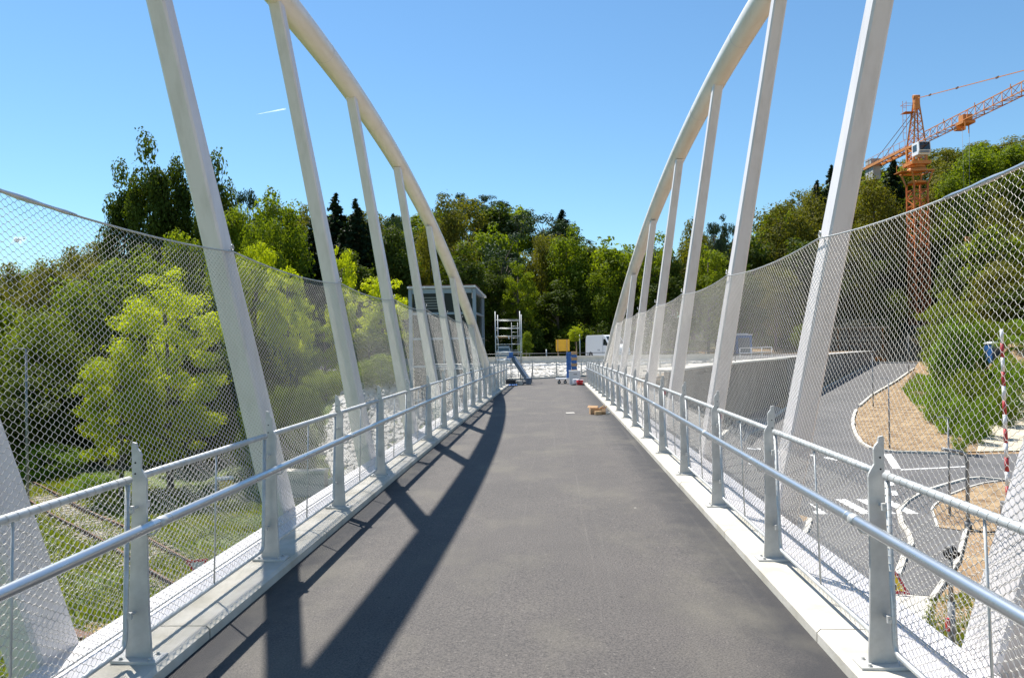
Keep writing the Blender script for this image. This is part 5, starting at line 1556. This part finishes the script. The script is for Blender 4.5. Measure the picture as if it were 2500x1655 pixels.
tpx('olive', 1905, 480, 118, 190, 1, 'big round olive tree at the foot of the right hill')
tpx('olive', 1985, 455, 122, 150, 1, 'olive tree behind the nearest right hanger')
tpx('spruce', 1995, 452, 128, 120, 1, 'small dark spruce left of the nearest right hanger')
tpx('spruce', 2030, 415, 132, 120, 1, 'dark spruce hidden partly by the nearest right hanger')
tpx('spruce', 2178, 390, 136, 130, 1, 'dark spruce beside the crane counterweight')
tpx('olive', 2130, 412, 126, 170, 1, 'large olive tree left of the crane mast')
tpx('olive', 2060, 520, 112, 160, 1, 'olive tree right of the nearest right hanger')
tpx('olive', 2290, 440, 128, 140, 1, 'olive tree right of the crane mast')
tpx('mid', 2400, 365, 136, 190, 1, 'fresh green tree on the right hilltop')
tpx('mid', 2330, 420, 124, 130, 1, 'green tree below the right hilltop')
tpx('mid', 2490, 350, 138, 170, 1, 'green tree at the right picture edge of the hilltop')
tpx('bright', 2312, 700, 70, 150, 2, 'yellow-green bush tree beside the crane mast foot', lm='mid', v=0)
tpx('mid', 2335, 770, 66, 120, 1, 'green bushy tree in front of the portable toilet', lm='weed')
tpx('olive', 2440, 640, 88, 180, 1, 'olive tree behind the striped barrier')
tpx('dark', 2500, 700, 84, 200, 1, 'dark tree at the right picture edge')
tpx('dark', 2360, 600, 100, 170, 1, 'dark tree right of the crane mast')
tpx('dark', 2110, 600, 124, 190, 1, 'dark tree behind the site building')
tpx('dark', 2010, 640, 110, 160, 1, 'dark tree left of the site building')
tpx('dark', 2270, 600, 128, 150, 1, 'dark tree behind the crane mast')
tpx('olive', 1890, 640, 104, 140, 1, 'olive tree above the retaining wall')
tpx('mid', 1960, 790, 96, 60, 1, 'small green tree behind the retaining wall')
tpx('dark', 1800, 660, 100, 150, 1, 'dark tree between the first and second right hangers')
tpx('bush', 2475, 870, 60, 150, 1, 'green bush behind the striped barrier', lm='weed')
tpx('bush', 2320, 860, 66, 110, 1, 'green bush on the earth bank below the crane', lm='weed')
tpx('bush', 2365, 900, 60, 130, 1, 'dark green bush in the middle of the bank', lm='mid')
tpx('bush', 2440, 945, 57, 90, 1, 'dark green bush above the sandy path', lm='mid')
for i, (px_, pyt, Y, w_) in enumerate([(2285, 945, 58, 70), (2310, 940, 58, 80), (2335, 960, 54, 110), (2375, 1000, 51, 70), (2345, 1035, 48, 50), (2400, 960, 53, 80)]):
    tpx('bush', px_, pyt, Y, w_, 1, 'low bright green weeds on the earth bank', 'weeds on the earth bank', lm='weed')
tpx('bush', 120, 1080, 45, 200, 1, 'pale green bush at the foot of the tall street lamp', lm='weed')
tpx('bush', 40, 1060, 50, 200, 1, 'pale green bush at the left picture edge', lm='weed')
tpx('bush', 230, 1170, 40, 160, 1, 'low green bush below the yellow-green tree', lm='weed')
# staked young tree
x = at(1404, 800, 65.0).x
ST = tree('bright', x, 65.0, at(1404, 795, 65.0).z, 1.5, 1, 1, 'young staked tree behind the yellow sign board', None, None, at(1404, 838, 65.0).z)
sk = MB().tube([(0, 0, 0), (0, 0, at(1404, 835, 65.0).z - .05)], .045, 8).build('stake', M['wood'], loc=(x + .1, 65.0, .08)); tag(sk, 'pale wooden stake holding the young tree behind the sign board', 'stake')
x = at(1284, 800, 66.0).x
tree('mid', x, 66.5, at(1284, 810, 66.5).z, 1.6, 1, 0, 'young slender tree tied to the short timber stake', None, None, .08)
# undergrowth at the edge of the wood
for i in range(26):
    px_ = 1000 + i * 27 + trnd.uniform(-8, 8); Y = trnd.uniform(88, 93)
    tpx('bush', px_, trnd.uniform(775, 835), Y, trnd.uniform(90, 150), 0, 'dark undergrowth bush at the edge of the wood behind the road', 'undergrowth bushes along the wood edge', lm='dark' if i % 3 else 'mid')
for i in range(22):
    px_ = trnd.uniform(1800, 2480); Y = trnd.uniform(108, 118) if not 2170 < px_ < 2310 else trnd.uniform(122, 128)
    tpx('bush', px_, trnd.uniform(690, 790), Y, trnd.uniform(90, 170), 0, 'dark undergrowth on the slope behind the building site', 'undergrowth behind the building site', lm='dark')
for i in range(16):
    px_ = 430 + i * 36 + trnd.uniform(-10, 10); Y = trnd.uniform(46, 54)
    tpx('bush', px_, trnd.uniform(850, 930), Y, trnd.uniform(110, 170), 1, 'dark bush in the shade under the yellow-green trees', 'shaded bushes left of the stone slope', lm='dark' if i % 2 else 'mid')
for i in range(10):
    px_ = -60 + i * 50 + trnd.uniform(-10, 10); Y = trnd.uniform(50, 58)
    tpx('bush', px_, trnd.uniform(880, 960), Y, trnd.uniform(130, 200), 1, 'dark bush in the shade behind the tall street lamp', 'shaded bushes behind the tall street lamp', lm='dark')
for i in range(6):
    px_ = 610 + i * 27 + trnd.uniform(-8, 8); Y = trnd.uniform(38.5, 42)
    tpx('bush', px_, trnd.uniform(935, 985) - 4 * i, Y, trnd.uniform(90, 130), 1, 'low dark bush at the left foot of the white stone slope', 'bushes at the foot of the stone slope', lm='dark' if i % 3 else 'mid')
for i, (px_, pyt, Y, w_) in enumerate([(2370, 770, 78, 110), (2450, 785, 77, 110), (2500, 775, 78, 120), (2405, 780, 80, 90), (2470, 815, 70, 90), (2380, 830, 69, 70)]):
    tpx('bush', px_, pyt, Y, w_, 1, 'green bush on the slope around the blue portable toilet', 'bushes round the portable toilet', lm='mid' if i % 2 else 'weed')
# forest filling the hills
SKY = [(-400, 660), (0, 642), (60, 605), (250, 568), (320, 540), (600, 505), (650, 470), (750, 500), (900, 520), (950, 500), (1040, 484), (1090, 480), (1150, 486), (1200, 482), (1250, 484), (1300, 502), (1370, 520), (1420, 560), (1470, 586), (1520, 592), (1560, 578), (1600, 582), (1680, 545), (1780, 548), (1820, 596), (1850, 560), (1900, 500), (1960, 465), (2000, 450), (2100, 412), (2200, 398), (2300, 372), (2400, 352), (2500, 338), (2900, 300)]
sx_, sy_ = zip(*SKY)
def fill_kind(px_, Y):
    r = trnd.random()
    if px_ < 420: return 'olive' if r < .75 else 'mid'
    if px_ < 1000: return ['spruce', 'dark', 'mid', 'olive'][int(r * 3.99)]
    if px_ < 1340: return 'pine' if (Y > 150 and r < .75) else ['olive', 'dark', 'pine', 'mid'][int(r * 3.99)]
    if px_ < 1800: return ['dark', 'olive', 'pine', 'mid', 'spruce'][int(r * 4.99)]
    return 'olive' if r < .62 else ('mid' if r < .85 else 'dark')
LBL = {'spruce': 'dark spruce in the mass of the hillside wood', 'pine': 'blue-green pine in the mass of the hillside wood', 'dark': 'dark leafy tree in the mass of the hillside wood', 'olive': 'olive-green tree in the mass of the hillside wood', 'mid': 'mid green tree in the mass of the hillside wood'}
nfill = 0
for ri, Y in enumerate([100, 114, 130, 148, 168, 190]):
    step = (6.4 if Y < 148 else 5.4) / Y * F_PX
    px_ = -140 + (ri % 2) * step / 2
    while px_ < 2640:
        jx = px_ + trnd.uniform(-.3, .3) * step
        p = at(jx, 800, Y)
        zg_ = float(T(p.x, Y)); sky_top = at(jx, np.interp(jx, sx_, sy_) - 10 + trnd.uniform(-6, 16), Y).z
        Ht = min(trnd.uniform(13, 19), sky_top - zg_)
        if (Ht > 6.0) and not (1330 < jx < 2300 and Y < 105 and False):
            kd = fill_kind(jx, Y)
            wd = trnd.uniform(7.5, 10.5) + (1.8 if Y > 140 else 0)
            if kd == 'spruce': wd = trnd.uniform(7.5, 9.5); Ht *= .86
            if not (Y < 106 and 1780 < jx < 2330) and not (Y < 122 and 2150 < jx < 2330):
                reg = ['left hill', 'hill behind the left hangers', 'central hill', 'saddle right of the centre', 'right hill'][sum(jx > q for q in (400, 1000, 1340, 1800))]
                tree(kd, p.x, Y + trnd.uniform(-4, 4), zg_ + Ht, wd, 0, trnd.randrange(2), LBL[kd].replace('hillside wood', 'wood on the ' + reg), kd + ' trees, ' + reg); nfill += 1
        px_ += step
print('forest fill', nfill)
# grass on the left valley floor and verge tufts
def grass(name, regions, n, h, seed, lm):
    rg = np.random.default_rng(seed); P_ = []
    for (pts, frac) in regions:
        A = np.array(pts); lo, hi = A.min(0), A.max(0); m = int(n * frac)
        c = rg.uniform(lo, hi, (m * 4, 2)); c = c[poly_dist(c[:, 0], c[:, 1], pts) == 0][:m]; P_.append(c)
    c = np.concatenate(P_); N = len(c)
    # patchy
    f = np.sin(c[:, 0] * .9 + 2 * np.sin(c[:, 1] * .5)) * np.sin(c[:, 1] * .8 + np.sin(c[:, 0])) + rg.normal(0, .5, N)
    hh_ = h * (.6 + .5 * np.clip(f, -.6, 1.2)) * rg.uniform(.6, 1.3, N)
    kp = f > -.9; c = c[kp]; hh_ = hh_[kp]; N = len(c)
    z = T(c[:, 0], c[:, 1]); a = rg.uniform(0, 6.28, N); w_ = .03 + .02 * rg.random(N)
    dx, dy = np.cos(a) * w_, np.sin(a) * w_
    lx, ly = rg.normal(0, .35, N) * hh_, rg.normal(0, .35, N) * hh_
    V_ = np.stack([np.stack([c[:, 0] - dx, c[:, 1] - dy, z], 1), np.stack([c[:, 0] + dx, c[:, 1] + dy, z], 1), np.stack([c[:, 0] + lx, c[:, 1] + ly, z + hh_], 1)], 1).reshape(-1, 3)
    return tag(link(name, np_mesh(name, V_, np.arange(N * 3).reshape(-1, 3), [LEAF[lm]])), kind='stuff')
grass('track_grass', [([(-50, 60), (-6, 21), (-9, 19), (-52, 57)], 1.0)], 26000, .16, 25, 'grass')
grass('grass', [([(-60, 62), (-8, 34), (-8, 18), (-18, 16), (-34, 30), (-62, 52)], 1.0)], 150000, .22, 21, 'grass')
grass('verge_grass', [([tuple(atz(*q, GZ)[:2]) for q in ((2262, 1470), (2430, 1440), (2470, 1655), (2240, 1655))], 1.0)], 5200, .26, 23, 'grass')
sheet('soil', [tuple(atz(*q, GZ)[:2]) for q in ((2290, 1465), (2430, 1435), (2490, 1655), (2262, 1655))], M['earth'], .055)
grass('bank_grass', [([tuple(on_t(*q)[:2]) for q in ((2240, 915), (2200, 950), (2240, 1000), (2300, 1060), (2400, 1075), (2440, 1000), (2500, 960), (2500, 900))], 1.0)], 30000, .35, 22, 'weed')

# ------------------------------------------------------------------ contrail and a small cloud
def soft_white(name, alpha):
    m = bpy.data.materials.new(name); m.use_nodes = True; nt = m.node_tree; nt.nodes.clear()
    o = nt.nodes.new('ShaderNodeOutputMaterial'); d1 = nt.nodes.new('ShaderNodeBsdfDiffuse'); d1.inputs[0].default_value = (.9, .9, .92, 1)
    d2 = nt.nodes.new('ShaderNodeBsdfTranslucent'); d2.inputs[0].default_value = (.95, .95, .97, 1)
    d = nt.nodes.new('ShaderNodeAddShader'); nt.links.new(d1.outputs[0], d.inputs[0]); nt.links.new(d2.outputs[0], d.inputs[1])
    t = nt.nodes.new('ShaderNodeBsdfTransparent'); mx = nt.nodes.new('ShaderNodeMixShader')
    lw = nt.nodes.new('ShaderNodeLayerWeight'); lw.inputs[0].default_value = .35
    tc = nt.nodes.new('ShaderNodeTexCoord').outputs['Generated']
    nz = noise(nt, tc, 5, 6, .3, .7)
    a = nt.nodes.new('ShaderNodeMath'); a.operation = 'MULTIPLY_ADD'; a.inputs[1].default_value = -alpha; a.inputs[2].default_value = alpha; nt.links.new(lw.outputs['Facing'], a.inputs[0])
    b = nt.nodes.new('ShaderNodeMath'); b.operation = 'MULTIPLY'; nt.links.new(a.outputs[0], b.inputs[0]); nt.links.new(nz, b.inputs[1])
    nt.links.new(b.outputs[0], mx.inputs[0]); nt.links.new(t.outputs[0], mx.inputs[1]); nt.links.new(d.outputs[0], mx.inputs[2]); nt.links.new(mx.outputs[0], o.inputs[0])
    return m
p, q = at(698, 266, 2200.0), at(625, 280, 2200.0)
ct = MB().tube([p.lerp(q, i / 8) for i in range(9)], [2.6, 2.5, 2.3, 2.1, 1.8, 1.5, 1.1, .7, .3], 12).build('contrail', soft_white('contrail_vapour', .30), fix=False)
tag(ct, 'thin white contrail streak in the blue sky beside the second left hanger', 'contrail')
cl = MB(); rg = random.Random(2)
import itertools
c0 = at(42, 588, 2400.0)
bm = bmesh.new()
for i in range(16):
    k = rg.uniform(-1, 1); r = rg.uniform(5, 12) * (1.1 - abs(k) * .6)
    bmesh.ops.create_icosphere(bm, subdivisions=3, radius=r, matrix=Matrix.Translation((c0.x + k * 30, 2400 + rg.uniform(-10, 10), c0.z + k * 7 + rg.uniform(-5, 5))))
me = bpy.data.meshes.new('cloud'); bm.to_mesh(me); bm.free(); me.materials.append(soft_white('cloud_vapour', .13))
for p_ in me.polygons: p_.use_smooth = True
tag(link('cloud', me), 'small white cloud low over the left hill behind the wire net', 'cloud', kind='stuff')
